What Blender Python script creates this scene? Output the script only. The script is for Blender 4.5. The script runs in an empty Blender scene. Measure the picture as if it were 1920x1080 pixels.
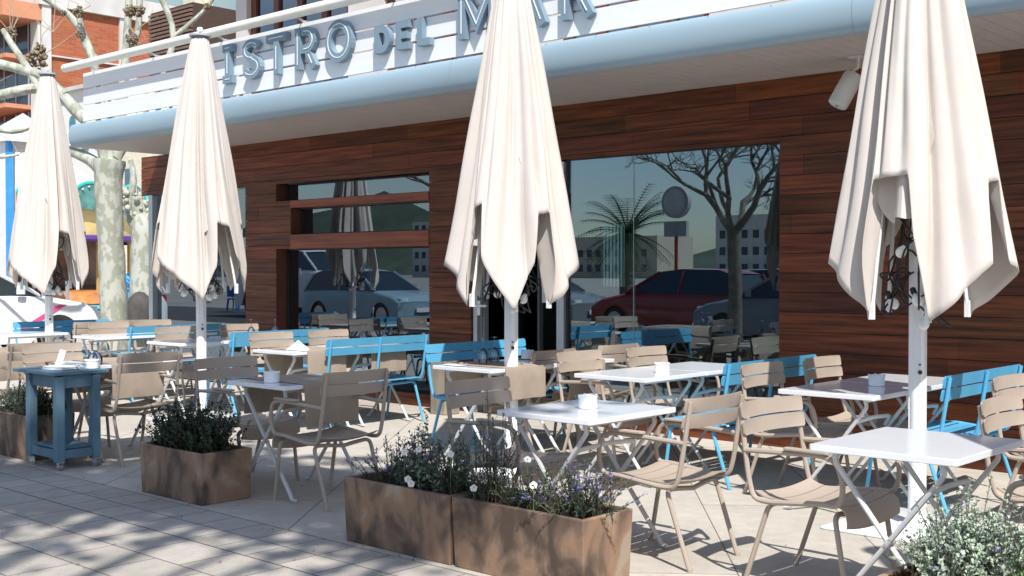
import bpy, bmesh, math, random
from mathutils import Vector, Matrix
R = math.radians
S = bpy.context.scene
COL = S.collection
rnd = random.Random(7)

# ------------------------------------------------------------------ camera
F_PX, CAM_H, PITCH, YAW = 2200.0, 1.46, R(0.857), R(47.59)
WALL = 8.63                                   # the cladding plane, metres in front of the camera
v0 = Vector((-math.cos(YAW), math.sin(YAW), 0)); rt = Vector((math.sin(YAW), math.cos(YAW), 0)); up0 = Vector((0, 0, 1))
vw = v0 * math.cos(PITCH) - up0 * math.sin(PITCH); uw = up0 * math.cos(PITCH) + v0 * math.sin(PITCH)
cd = bpy.data.cameras.new('camera'); cam = bpy.data.objects.new('camera', cd); COL.objects.link(cam)
M = Matrix((rt, uw, -vw)).transposed().to_4x4(); M.translation = Vector((0, 0, CAM_H)); cam.matrix_world = M
cd.sensor_width = 36; cd.lens = F_PX / 1920 * 36; cd.clip_end = 2000; cd.clip_start = 0.05
S.camera = cam
S.render.resolution_x = 1024; S.render.resolution_y = 576

def at(px, py, d):
    """world point seen at a pixel of the 1920x1080 photograph at depth d (used for the far background)"""
    return Vector((0, 0, CAM_H)) + (vw + rt * ((px - 960) / F_PX) + uw * ((540 - py) / F_PX)) * d

# ------------------------------------------------------------------ light
SUN = Vector((0.60, -0.44, 1.0)).normalized()
w = bpy.data.worlds.new('World'); S.world = w; w.use_nodes = True
nt = w.node_tree; bg = nt.nodes['Background']
sky = nt.nodes.new('ShaderNodeTexSky'); sky.sky_type = 'NISHITA'; sky.sun_disc = False
sky.sun_elevation = math.asin(SUN.z); sky.sun_rotation = math.atan2(SUN.x, SUN.y)
sky.air_density = 1.0; sky.dust_density = 0.6; sky.ozone_density = 1.2
ctc = nt.nodes.new('ShaderNodeTexCoord'); cmp_ = nt.nodes.new('ShaderNodeMapping'); cmp_.inputs['Scale'].default_value = (1, 1, 2.6); cn = nt.nodes.new('ShaderNodeTexNoise'); cn.inputs['Scale'].default_value = 2.6; cn.inputs['Detail'].default_value = 7
crp = nt.nodes.new('ShaderNodeValToRGB'); crp.color_ramp.elements[0].position = .50; crp.color_ramp.elements[1].position = .72; cmx = nt.nodes.new('ShaderNodeMix'); cmx.data_type = 'RGBA'; cmx.inputs[7].default_value = (5.2, 5.3, 5.5, 1)
nt.links.new(ctc.outputs['Generated'], cmp_.inputs[0]); nt.links.new(cmp_.outputs[0], cn.inputs[0]); nt.links.new(cn.outputs[0], crp.inputs[0]); nt.links.new(crp.outputs[0], cmx.inputs[0]); nt.links.new(sky.outputs[0], cmx.inputs[6])
nt.links.new(cmx.outputs[2], bg.inputs[0]); bg.inputs[1].default_value = 0.13
sl = bpy.data.lights.new('sun', 'SUN'); sl.energy = 5.0; sl.angle = R(0.53); sl.color = (1, .965, .91)
so = bpy.data.objects.new('sun', sl); COL.objects.link(so); so.rotation_euler = SUN.to_track_quat('Z', 'Y').to_euler(); so.location = (3, -3, 12)
S.view_settings.view_transform = 'Standard'; S.view_settings.look = 'None'; S.view_settings.exposure = 0.32; S.view_settings.gamma = 1
S.cycles.max_bounces = 8; S.cycles.transparent_max_bounces = 16; S.cycles.glossy_bounces = 4; S.cycles.diffuse_bounces = 4
S.cycles.caustics_reflective = False; S.cycles.caustics_refractive = False; S.cycles.sample_clamp_indirect = 8

# ------------------------------------------------------------------ materials
MATS = {}
def mat(name, c, rough=.6, metal=0, var=.12, scale=6, bump=0, bscale=60, c2=None, spec=.5, coat=0, stretch=None, attr=None, sheen=0, trans=0, detail=4):
    if name in MATS: return MATS[name]
    m = bpy.data.materials.new(name); m.use_nodes = True; t = m.node_tree; b = t.nodes['Principled BSDF']
    b.inputs['Roughness'].default_value = rough; b.inputs['Metallic'].default_value = metal
    b.inputs['Specular IOR Level'].default_value = spec
    if coat: b.inputs['Coat Weight'].default_value = coat; b.inputs['Coat Roughness'].default_value = .08
    if sheen: b.inputs['Sheen Weight'].default_value = sheen
    tc = t.nodes.new('ShaderNodeTexCoord'); mp = t.nodes.new('ShaderNodeMapping')
    t.links.new(tc.outputs['Object'], mp.inputs[0])
    if stretch: mp.inputs['Scale'].default_value = stretch
    n = t.nodes.new('ShaderNodeTexNoise'); n.inputs['Scale'].default_value = scale; n.inputs['Detail'].default_value = detail
    t.links.new(mp.outputs[0], n.inputs[0])
    cr = t.nodes.new('ShaderNodeValToRGB'); t.links.new(n.outputs[0], cr.inputs[0])
    cr.color_ramp.elements[0].position = .3; cr.color_ramp.elements[1].position = .7
    lo = c2 if c2 else tuple(x * (1 - var) for x in c); hi = c if c2 else tuple(min(1, x * (1 + var)) for x in c)
    cr.color_ramp.elements[0].color = (*lo, 1); cr.color_ramp.elements[1].color = (*hi, 1)
    out = cr.outputs[0]
    if attr:                                    # per-piece tint stored on the mesh
        a = t.nodes.new('ShaderNodeAttribute'); a.attribute_name = 'tint'
        mx = t.nodes.new('ShaderNodeMix'); mx.data_type = 'RGBA'; mx.blend_type = 'MULTIPLY'; mx.inputs[0].default_value = 1
        t.links.new(out, mx.inputs[6]); t.links.new(a.outputs[0], mx.inputs[7]); out = mx.outputs[2]
    t.links.new(out, b.inputs['Base Color'])
    if bump:
        n2 = t.nodes.new('ShaderNodeTexNoise'); n2.inputs['Scale'].default_value = bscale; n2.inputs['Detail'].default_value = 3
        t.links.new(mp.outputs[0], n2.inputs[0]); bp = t.nodes.new('ShaderNodeBump'); bp.inputs['Strength'].default_value = bump
        bp.inputs['Distance'].default_value = .01
        t.links.new(n2.outputs[0], bp.inputs['Height']); t.links.new(bp.outputs[0], b.inputs['Normal'])
    if trans:                                   # thin fabric and leaves let some light through
        tr = t.nodes.new('ShaderNodeBsdfTranslucent'); t.links.new(out, tr.inputs[0])
        ms = t.nodes.new('ShaderNodeMixShader'); ms.inputs[0].default_value = trans
        t.links.new(b.outputs[0], ms.inputs[1]); t.links.new(tr.outputs[0], ms.inputs[2])
        t.links.new(ms.outputs[0], t.nodes['Material Output'].inputs[0])
    MATS[name] = m; return m

def glass_mat(name, tint=(.55, .66, .64), boost=.12, dark=1.0):
    if name in MATS: return MATS[name]
    m = bpy.data.materials.new(name); m.use_nodes = True; t = m.node_tree; t.nodes.remove(t.nodes['Principled BSDF'])
    tr = t.nodes.new('ShaderNodeBsdfTransparent'); tr.inputs[0].default_value = (*tint, 1)
    gl = t.nodes.new('ShaderNodeBsdfGlossy'); gl.inputs['Roughness'].default_value = 0; gl.inputs[0].default_value = (.74, .87, 1, 1)
    fr = t.nodes.new('ShaderNodeFresnel'); fr.inputs[0].default_value = 1.5
    ad = t.nodes.new('ShaderNodeMath'); ad.operation = 'MULTIPLY_ADD'; ad.inputs[1].default_value = 1.6; ad.inputs[2].default_value = boost; ad.use_clamp = True
    mx = t.nodes.new('ShaderNodeMixShader'); t.links.new(fr.outputs[0], ad.inputs[0]); t.links.new(ad.outputs[0], mx.inputs[0])
    t.links.new(tr.outputs[0], mx.inputs[1]); t.links.new(gl.outputs[0], mx.inputs[2]); t.links.new(mx.outputs[0], t.nodes['Material Output'].inputs[0])
    MATS[name] = m; return m

def paving_mat(name, base, row, col, ang=0, off=.5, mortar=.006, ox=0, oy=0, dirt=.18, joint=(.09, .08, .075)):
    m = bpy.data.materials.new(name); m.use_nodes = True; t = m.node_tree; b = t.nodes['Principled BSDF']
    b.inputs['Roughness'].default_value = .82; b.inputs['Specular IOR Level'].default_value = .25
    tc = t.nodes.new('ShaderNodeTexCoord'); mp = t.nodes.new('ShaderNodeMapping'); t.links.new(tc.outputs['Object'], mp.inputs[0])
    mp.inputs['Rotation'].default_value = (0, 0, ang); mp.inputs['Location'].default_value = (ox, oy, 0)
    br = t.nodes.new('ShaderNodeTexBrick'); t.links.new(mp.outputs[0], br.inputs[0]); br.offset = off
    br.inputs['Scale'].default_value = 1; br.inputs['Brick Width'].default_value = col; br.inputs['Row Height'].default_value = row
    br.inputs['Mortar Size'].default_value = mortar; br.inputs['Mortar Smooth'].default_value = .3; br.inputs['Bias'].default_value = 0
    br.inputs['Color1'].default_value = (*base, 1); br.inputs['Color2'].default_value = (*[x * .87 for x in base], 1)
    br.inputs['Mortar'].default_value = (*joint, 1)
    def noise(s, lo, hi, p0=.35, p1=.7, det=5):
        n = t.nodes.new('ShaderNodeTexNoise'); n.inputs['Scale'].default_value = s; n.inputs['Detail'].default_value = det; t.links.new(tc.outputs['Object'], n.inputs[0])
        r = t.nodes.new('ShaderNodeValToRGB'); r.color_ramp.elements[0].position = p0; r.color_ramp.elements[1].position = p1
        r.color_ramp.elements[0].color = (lo, lo, lo * .98, 1); r.color_ramp.elements[1].color = (hi, hi, hi, 1); t.links.new(n.outputs[0], r.inputs[0]); return r
    cur = br.outputs[0]
    for r in (noise(1.1, 1 - dirt, 1.0), noise(9, .88, 1.0), noise(160, .86, 1.04), noise(23, .72, 1.0, .27, .36)):
        mx = t.nodes.new('ShaderNodeMix'); mx.data_type = 'RGBA'; mx.blend_type = 'MULTIPLY'; mx.inputs[0].default_value = 1
        t.links.new(cur, mx.inputs[6]); t.links.new(r.outputs[0], mx.inputs[7]); cur = mx.outputs[2]
    t.links.new(cur, b.inputs['Base Color'])
    bp = t.nodes.new('ShaderNodeBump'); bp.inputs['Strength'].default_value = .5; bp.inputs['Distance'].default_value = .004
    iv = t.nodes.new('ShaderNodeMath'); iv.operation = 'SUBTRACT'; iv.inputs[0].default_value = 1; t.links.new(br.outputs['Fac'], iv.inputs[1])
    t.links.new(iv.outputs[0], bp.inputs['Height']); t.links.new(bp.outputs[0], b.inputs['Normal'])
    return m

white = mat('white_enamel', (.78, .80, .83), .16, var=.02, coat=.2)
polew = mat('white_powder_coat', (.82, .83, .84), .35, var=.03)
tube_g = mat('table_leg_paint', (.60, .60, .59), .4, var=.04)
taupe = mat('taupe_powder_coat', (.405, .335, .275), .5, var=.04, spec=.4)
blue = mat('sky_blue_powder_coat', (.105, .40, .63), .42, var=.05, spec=.45)
cartb = mat('grey_blue_wood_paint', (.10, .185, .245), .6, var=.16, scale=5, bump=.25, bscale=30, stretch=(1, 1, .2))
canvas = mat('cream_canvas', (.71, .65, .60), .9, var=.04, scale=2.5, bump=.35, bscale=7, sheen=.1, trans=.16, spec=.1)
linen = mat('taupe_linen', (.40, .325, .26), .92, var=.07, scale=9, bump=.3, bscale=240, spec=.1, trans=.08)
fasc = mat('pale_blue_painted_metal', (.30, .41, .48), .55, var=.06, scale=1.5, stretch=(.3, 3, 3))
slatm = mat('white_painted_boards', (.82, .83, .85), .5, var=.035, scale=3, stretch=(.3, 4, 4))
railm = mat('cream_white_handrail', (.84, .82, .75), .35, var=.04)
soff = mat('pinkish_grey_soffit_boards', (.53, .48, .45), .55, var=.05, scale=4)
letterm = mat('grey_blue_letter_paint', (.20, .285, .355), .6, var=.04)
inl = mat('white_inline', (.85, .88, .9), .4, var=.01)
wood = mat('oiled_hardwood', (.27, .083, .034), .5, c2=(.055, .018, .010), scale=2.6, stretch=(.5, 3, 11), attr=1, bump=.2, bscale=14, spec=.3, detail=9)
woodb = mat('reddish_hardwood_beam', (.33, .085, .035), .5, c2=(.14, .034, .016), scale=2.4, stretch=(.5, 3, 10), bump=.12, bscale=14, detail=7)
darkw = mat('dark_frame', (.025, .018, .016), .5)
alu = mat('brushed_aluminium', (.52, .54, .57), .35, metal=.6, var=.05)
alud = mat('dark_aluminium', (.12, .14, .15), .4, metal=.4, var=.05)
black = mat('black_rubber_cable', (.012, .012, .013), .45, var=.1)
bulbm = mat('frosted_white_glass', (.82, .82, .80), .25, var=.02)
china = mat('white_china', (.84, .85, .87), .2, var=.015, coat=.4)
paper = mat('white_paper', (.82, .82, .84), .8, var=.02)
terra = mat('stained_brown_clay', (.31, .185, .115), .62, c2=(.075, .050, .036), scale=5.0, stretch=(1.1, 1.1, .75), bump=.25, bscale=40, detail=8)
tn = terra.node_tree; cr_ = tn.nodes['Color Ramp'].color_ramp; cr_.elements[0].position = .38; cr_.elements[1].position = .66; cr_.elements[1].color = (.34, .27, .205, 1)
for p_, c_ in ((.46, (.15, .100, .070)), (.52, (.245, .155, .105)), (.58, (.29, .175, .105))): e_ = cr_.elements.new(p_); e_.color = (*c_, 1)
for n_ in tn.nodes:
    if n_.type == 'TEX_NOISE' and n_.inputs['Scale'].default_value < 10: n_.inputs['Scale'].default_value = 4.6; n_.inputs['Distortion'].default_value = .5; n_.inputs['Detail'].default_value = 5
    if n_.type == 'TEX_COORD': tc_ = n_
    if n_.type == 'MAPPING': mp_ = n_
oi_ = tn.nodes.new('ShaderNodeObjectInfo'); va_ = tn.nodes.new('ShaderNodeVectorMath'); va_.operation = 'ADD'; tn.links.new(tc_.outputs['Object'], va_.inputs[0]); tn.links.new(oi_.outputs['Location'], va_.inputs[1]); tn.links.new(va_.outputs[0], mp_.inputs[0])
soil = mat('dark_bark_mulch', (.075, .03, .018), .95, c2=(.018, .011, .008), scale=42, bump=1, bscale=70)
GL = glass_mat('window_glass', (.42, .53, .53), .17)
GLs = glass_mat('clear_thin_glass', (.95, .97, .97), .06)

# ------------------------------------------------------------------ mesh helpers
class MB:
    def __init__(s): s.v = []; s.f = []; s.sm = []; s.t = []; s.tint = 1.0
    def add(s, vs, fs, smooth=False):
        o = len(s.v); s.v += [tuple(p) for p in vs]
        for f in fs: s.f.append(tuple(i + o for i in f)); s.sm.append(smooth); s.t.append(s.tint)
        return s
    def box(s, x0, x1, y0, y1, z0, z1):
        return s.add([(x0, y0, z0), (x1, y0, z0), (x1, y1, z0), (x0, y1, z0), (x0, y0, z1), (x1, y0, z1), (x1, y1, z1), (x0, y1, z1)],
                     [(3, 2, 1, 0), (4, 5, 6, 7), (0, 1, 5, 4), (1, 2, 6, 5), (2, 3, 7, 6), (3, 0, 4, 7)])
    def rbox(s, x0, x1, y0, y1, z0, z1, r=.01, n=3):
        """box with rounded vertical corners and slightly eased top edge"""
        pts = []
        for cx, cy, a in ((x1 - r, y1 - r, 0), (x0 + r, y1 - r, 90), (x0 + r, y0 + r, 180), (x1 - r, y0 + r, 270)):
            for k in range(n + 1): q = R(a + 90 * k / n); pts.append((cx + r * math.cos(q), cy + r * math.sin(q)))
        e = min(.003, (z1 - z0) * .2); N = len(pts); mx, my = (x0 + x1) / 2, (y0 + y1) / 2
        def ring(z, k): return [(mx + (x - mx) * (1 - k / abs(x1 - x0) * 2), my + (y - my) * (1 - k / abs(y1 - y0) * 2), z) for x, y in pts]
        vs = ring(z0, e) + ring(z0 + e, 0) + ring(z1 - e, 0) + ring(z1, e); fs = [tuple(range(N - 1, -1, -1)), tuple(range(3 * N, 4 * N))]
        for q in range(3):
            for i in range(N): j = (i + 1) % N; fs.append((q * N + i, q * N + j, q * N + N + j, q * N + N + i))
        return s.add(vs, fs)
    def tube(s, pts, r, n=8, closed=False, caps=True, ry=None):
        P = [Vector(p) for p in pts]; m = len(P); rings = []
        T = []
        for i in range(m):
            a = P[i - 1] if (i > 0 or closed) else P[i]; b = P[(i + 1) % m] if (i < m - 1 or closed) else P[i]
            T.append((b - a).normalized())
        nrm = T[0].orthogonal().normalized()
        if abs(T[0].y) < .5: nrm = (Vector((0, 1, 0)) - T[0] * T[0].y).normalized()
        rr = r if hasattr(r, '__len__') else [r] * m
        for i in range(m):
            if i: 
                nrm = nrm - T[i] * nrm.dot(T[i])
                nrm = nrm.normalized() if nrm.length > 1e-6 else T[i].orthogonal().normalized()
            bn = T[i].cross(nrm)
            for k in range(n):
                a = 2 * math.pi * k / n; rings.append(P[i] + nrm * math.cos(a) * rr[i] + bn * math.sin(a) * (ry or rr[i]))
        fs = []
        for i in range(m if closed else m - 1):
            for k in range(n):
                a, b = i * n + k, i * n + (k + 1) % n; j = (i + 1) % m
                fs.append((a, b, j * n + (k + 1) % n, j * n + k))
        if caps and not closed: fs += [tuple(range(n - 1, -1, -1)), tuple(range((m - 1) * n, m * n))]
        return s.add(rings, fs, True)
    def lathe(s, prof, n=16, c=(0, 0, 0), caps=True):
        vs = []; fs = []
        for r, z in prof:
            for k in range(n): a = 2 * math.pi * k / n; vs.append((c[0] + r * math.cos(a), c[1] + r * math.sin(a), c[2] + z))
        for i in range(len(prof) - 1):
            for k in range(n): j = (k + 1) % n; fs.append((i * n + k, i * n + j, i * n + n + j, i * n + n + k))
        if caps: fs += [tuple(range(n - 1, -1, -1)), tuple(range((len(prof) - 1) * n, len(prof) * n))]
        return s.add(vs, fs, True)
    def prism(s, poly, p0, ex, ey, ez):
        """polygon in (ex,ey) pushed along ez"""
        p0, ex, ey, ez = map(Vector, (p0, ex, ey, ez)); N = len(poly)
        a = [p0 + ex * x + ey * y for x, y in poly]; b = [q + ez for q in a]
        return s.add(a + b, [tuple(range(N - 1, -1, -1)), tuple(range(N, 2 * N))] + [(i, (i + 1) % N, N + (i + 1) % N, N + i) for i in range(N)])
    def build(s, name, m, parent=None, loc=None, smooth=None, bevel=0):
        me = bpy.data.meshes.new(name); me.from_pydata(s.v, [], s.f)
        me.polygons.foreach_set('use_smooth', s.sm if smooth is None else [smooth] * len(s.f))
        if m is wood or any(t != 1.0 for t in s.t):
            at_ = me.color_attributes.new('tint', 'FLOAT_COLOR', 'CORNER'); d = []
            for p, t in zip(me.polygons, s.t):
                tt = t if hasattr(t, '__len__') else (t, t, t)
                d += [*tt, 1.0] * p.loop_total
            at_.data.foreach_set('color', d)
        me.materials.append(m); me.update(calc_edges=True); me.validate()
        bm = bmesh.new(); bm.from_mesh(me); bmesh.ops.recalc_face_normals(bm, faces=bm.faces); bm.to_mesh(me); bm.free()
        if smooth or any(s.sm):
            try: me.set_sharp_from_angle(angle=R(40))
            except Exception: pass
        o = bpy.data.objects.new(name, me); COL.objects.link(o)
        if parent: o.parent = parent
        if loc: o.location = loc
        if bevel: b = o.modifiers.new('bevel', 'BEVEL'); b.width = bevel; b.segments = 2; b.limit_method = 'ANGLE'
        return o

def fillet(pts, r=.04, n=4):
    P = [Vector(p) for p in pts]; out = [P[0]]
    for i in range(1, len(P) - 1):
        a, b, c = P[i - 1], P[i], P[i + 1]; l1, l2 = (a - b).length, (c - b).length; q = min(r, l1 * .45, l2 * .45)
        p0 = b + (a - b).normalized() * q; p1 = b + (c - b).normalized() * q
        for k in range(n + 1): t = k / n; out.append(p0 * (1 - t) ** 2 + b * 2 * t * (1 - t) + p1 * t * t)
    return out + [P[-1]]

def empty(name, loc=(0, 0, 0), rz=0):
    o = bpy.data.objects.new(name, None); COL.objects.link(o); o.location = loc; o.rotation_euler.z = rz; o.empty_display_size = .1; return o
def tag(o, label=None, cat=None, group=None, kind=None):
    if label: o['label'] = label
    if cat: o['category'] = cat
    if group: o['group'] = group
    if kind: o['kind'] = kind
    return o
def dup(o, parent=None):
    c = o.copy(); COL.objects.link(c); c.parent = parent
    for ch in [x for x in KIDS.get(o.name, [])] or list(o.children): dup(ch, c)
    return c
KIDS = {}
def struct(o): o['kind'] = 'structure'; return o
def plane(name, x0, x1, y0, y1, z, m, nx=1):
    b = MB(); b.add([(x0, y0, z), (x1, y0, z), (x1, y1, z), (x0, y1, z)], [(0, 1, 2, 3)]); return b.build(name, m)

# ------------------------------------------------------------------ ground
ground_m = mat('far_ground', (.30, .28, .25), .9, var=.15, scale=.3)
struct(plane('ground', -400, 400, -400, 400, -.05, ground_m))
terr_m = paving_mat('terrace_slabs', (.64, .585, .53), .80, 2.4, ang=R(51), off=.3, mortar=.004, joint=(.20, .17, .15), ox=.15, oy=.05)
b = MB(); b.box(-40, 14, 4.02, 30, -.04, 0); struct(b.build('terrace_paving', terr_m))
sw1 = paving_mat('kerb_row_slabs', (.55, .50, .455), .2545, .274, ang=0, off=0, mortar=.005, ox=.13, oy=-4.014, joint=(.16, .145, .13))
sw2 = paving_mat('sidewalk_slabs', (.55, .50, .455), .335, .42, ang=0, off=.5, mortar=.005, ox=.1, oy=-3.505, joint=(.14, .125, .115))
b = MB(); b.box(-60, 14, 3.505, 4.014, -.04, -.002); struct(b.build('sidewalk_border', sw1))
b = MB(); b.box(-60, 14, -1.2, 3.502, -.04, -.003); struct(b.build('sidewalk', sw2))
asph = mat('asphalt', (.07, .07, .072), .9, var=.2, scale=30, bump=.4, bscale=200)
b = MB(); b.box(-150, 60, -9.5, -1.35, -.045, -.04); struct(b.build('road', asph))
b = MB(); b.box(-150, 60, -1.35, -1.2, -.04, .0); struct(b.build('kerb', mat('granite_kerb', (.4, .39, .37), .8, var=.15, scale=20)))
b = MB(); b.box(-33, -16.5, -1.19, 14, -.039, .003); struct(b.build('side_street', mat('pale_street', (.42, .40, .37), .9, var=.12, scale=3)))

# ------------------------------------------------------------------ the restaurant
rest = empty('restaurant_building', (0, WALL, 0))
tag(rest, 'restaurant front clad in reddish brown planks with a pale blue curved canopy edge', 'building')
XL, XR, ZS = -14.9, 3.5, 3.04                         # wall ends, soffit height
OPEN = [(-7.23, -4.90, .13, 2.52), (-8.46, -7.23, .0, 2.52), (-11.78, -9.08, .13, 1.72), (-11.49, -9.08, 1.89, 2.21), (-11.78, -9.08, 2.30, 2.51), (-14.9, -12.42, 0, 2.50)]
b = MB(); z = 0.0; HB = .16
while z < ZS - .01:
    z1 = min(z + HB, ZS)
    cuts = [XL, XR]; x = XL - rnd.random() * 1.5
    segs = []
    while x < XR:
        L = rnd.choice((.9, 1.3, 1.7, 2.2, 2.8)); segs.append((max(x, XL), min(x + L, XR))); x += L
    for a, c in segs:
        if c - a < .01: continue
        k = rnd.uniform(.52, 1.05); tint = (k * rnd.uniform(.92, 1.12), k * rnd.uniform(.85, 1.1), k * rnd.uniform(.8, 1.1))
        parts = [(a, c, z, z1)]
        for ox0, ox1, oz0, oz1 in OPEN:
            new = []
            for (pa, pc, pz0, pz1) in parts:
                if ox1 <= pa or ox0 >= pc or oz1 <= pz0 or oz0 >= pz1: new.append((pa, pc, pz0, pz1)); continue
                if pa < ox0: new.append((pa, ox0, pz0, pz1))
                if pc > ox1: new.append((ox1, pc, pz0, pz1))
                m0, m1 = max(pa, ox0), min(pc, ox1)
                if pz0 < oz0: new.append((m0, m1, pz0, oz0))
                if pz1 > oz1: new.append((m0, m1, oz1, pz1))
            parts = new
        for (pa, pc, pz0, pz1) in parts:
            if pc - pa < .004 or pz1 - pz0 < .004: continue
            b.tint = tint
            g0 = .0025 if pz0 == z else 0; g1 = .0025 if pz1 == z1 else 0
            dpt = rnd.uniform(0, .003)
            b.box(pa + .001, pc - .001, dpt, .03, pz0 + g0, pz1 - g1)
    z = z1
b.tint = 1.0
b.build('plank_cladding', wood, rest)
# masonry behind the boards, split round the openings (a frame of blocks, never coplanar with the boards)
b = MB()
for x0, x1, z0, z1 in ((XL + .02, XR, 2.53, ZS), (-4.89, XR, 0, 2.53), (-9.06, -8.47, 0, 2.53), (-12.40, -11.79, 0, 2.53), (-11.785, -11.495, 1.73, 2.29),
                       (-11.785, -9.07, 0, .125), (-7.225, -4.895, 0, .125)):
    b.box(x0, x1, .031, .20, z0, z1)
b.build('wall_core', mat('dark_wall_core', (.05, .025, .018), .8), rest)
# window reveals in dark hardwood
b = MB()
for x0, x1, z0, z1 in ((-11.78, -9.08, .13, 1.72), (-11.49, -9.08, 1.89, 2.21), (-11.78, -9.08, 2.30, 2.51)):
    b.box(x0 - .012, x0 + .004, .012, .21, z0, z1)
b.build('window_reveal', mat('dark_hardwood_reveal', (.13, .04, .02), .5, var=.2), rest)
b = MB(); b.box(-11.49, -9.082, -.006, .17, 1.722, 1.888); b.box(-11.49, -9.082, -.006, .17, 2.212, 2.298); b.build('window_beam', woodb, rest)
def window(name, x0, x1, z0, z1, y, mull=(), fr=.03, fm=darkw, gm=GL):
    f = MB(); f.box(x0, x0 + fr, y - .02, y + .03, z0, z1); f.box(x1 - fr * .4, x1, y - .02, y + .03, z0, z1)
    f.box(x0 + fr, x1 - fr * .4, y - .02, y + .03, z0, z0 + fr * .6); f.box(x0 + fr, x1 - fr * .4, y - .02, y + .03, z1 - fr * .5, z1)
    fo = f.build(name, fm, rest)
    g = MB(); xs = [x0 + fr] + list(mull) + [x1 - fr * .4]
    for a, c in zip(xs[:-1], xs[1:]): g.box(a + .003, c - .003, y, y + .008, z0 + fr * .6, z1 - fr * .5)
    g.build('pane', gm, fo)
    if mull:
        q = MB()
        for mx in mull: q.box(mx - .0025, mx + .0025, y - .004, y + .03, z0 + .02, z1 - .02)
        q.build('glass_joint', mat('pale_green_glass_edge', (.30, .42, .38), .3), fo)
    return fo
window('window', -7.20, -4.90, .13, 2.52, .05, mull=(-6.42,), fr=.02)
window('window', -11.78, -9.08, .13, 1.72, .17)
window('window', -11.49, -9.08, 1.89, 2.21, .17)
window('window', -11.78, -9.08, 2.30, 2.51, .17)
window('window', -14.62, -12.42, .0, 2.50, .06, mull=(), fr=.012)
# end bay: aluminium post, lintel and the glass that turns the corner
b = MB(); b.box(-14.70, -14.60, -.01, .10, 0, 2.5); b.build('corner_post', alu, rest)
b = MB(); b.box(-14.665, -14.655, .12, 5.2, .02, 2.49); b.build('side_pane', GL, rest)
b = MB(); b.box(-14.70, -14.62, 5.2, 5.3, 0, 2.5); b.build('corner_post', alu, rest)
# door
dr = MB(); dr.box(-8.44, -8.385, .02, .09, 0, 2.49); dr.box(-7.30, -7.21, -.004, .1, 0, 2.50); dr.box(-8.385, -7.30, .02, .09, 2.42, 2.49)
dr.box(-8.46, -8.44, .035, .1, 0, 2.5)
dof = dr.build('door_frame', alu, rest)
lf = MB()                                              # the leaf stands open, swung in on its left jamb
lf.box(0, .06, -.02, .02, .02, 2.38); lf.box(.80, .86, -.02, .02, .02, 2.38); lf.box(.06, .80, -.02, .02, .02, .1); lf.box(.06, .80, -.02, .02, 2.3, 2.38)
lo_ = lf.build('door', alu, rest); lo_.location = (-8.38, .10, 0); lo_.rotation_euler.z = R(86)
g = MB(); g.box(.06, .80, -.004, .004, .1, 2.3); g.build('pane', GL, lo_)
h_ = MB(); h_.tube(fillet([(0, 0, 0), (0, -.06, 0), (.16, -.06, 0)], .02), .013, 8); h_.box(-.02, .02, -.006, .0, -.10, .05)
h_.build('handle', polew, rest, loc=(-8.36, .02, 1.10))
b = MB(); b.box(-8.02, -7.98, .9, .95, 0, 2.5); b.box(-7.62, -7.58, .4, .45, 0, 2.5); b.build('inner_door_post', alud, rest)
# soffit and canopy edge
b = MB()
nb = 150; x = -14.33; wdt = (3.5 + 14.33) / nb
for i in range(nb):
    b.box(x + .0015, x + wdt - .0015, -1.30, .02, ZS, ZS + .03); x += wdt
b.build('soffit', soff, rest)
b = MB(); b.box(-14.33, 3.5, -1.28, .06, ZS + .031, ZS + .2); b.build('balcony_slab', mat('slab', (.3, .28, .27), .8), rest)
prof = [(-1.27, ZS - .004)]
for k in range(0, 13):
    a = R(-95 + 190 * k / 12); prof.append((-1.295 - .058 * math.cos(a), ZS + .143 + .143 * math.sin(a)))
prof += [(-1.20, ZS + .288)]
b = MB(); N = len(prof)
xs = [-14.33, -11.2, -7.4, -3.6, .1, 3.5]
for a, c in zip(xs[:-1], xs[1:]):
    vs = [(xx, y, z) for xx in (a + .001, c - .001) for y, z in prof]
    b.add(vs, [(i, i + 1, N + i + 1, N + i) for i in range(N - 1)], True)
b.add([(-14.33, y, z) for y, z in prof], [tuple(range(N))]); 
b.build('canopy_edge', fasc, rest)
b = MB()
for i in range(34):
    bx = -14.1 + i * .52; b.lathe([(.006, 0), (.007, .004), (.004, .007)], 6, (bx, -1.32, ZS + .27))
b.build('rivet', mat('steel', (.6, .62, .64), .3, metal=.7), rest)
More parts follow.
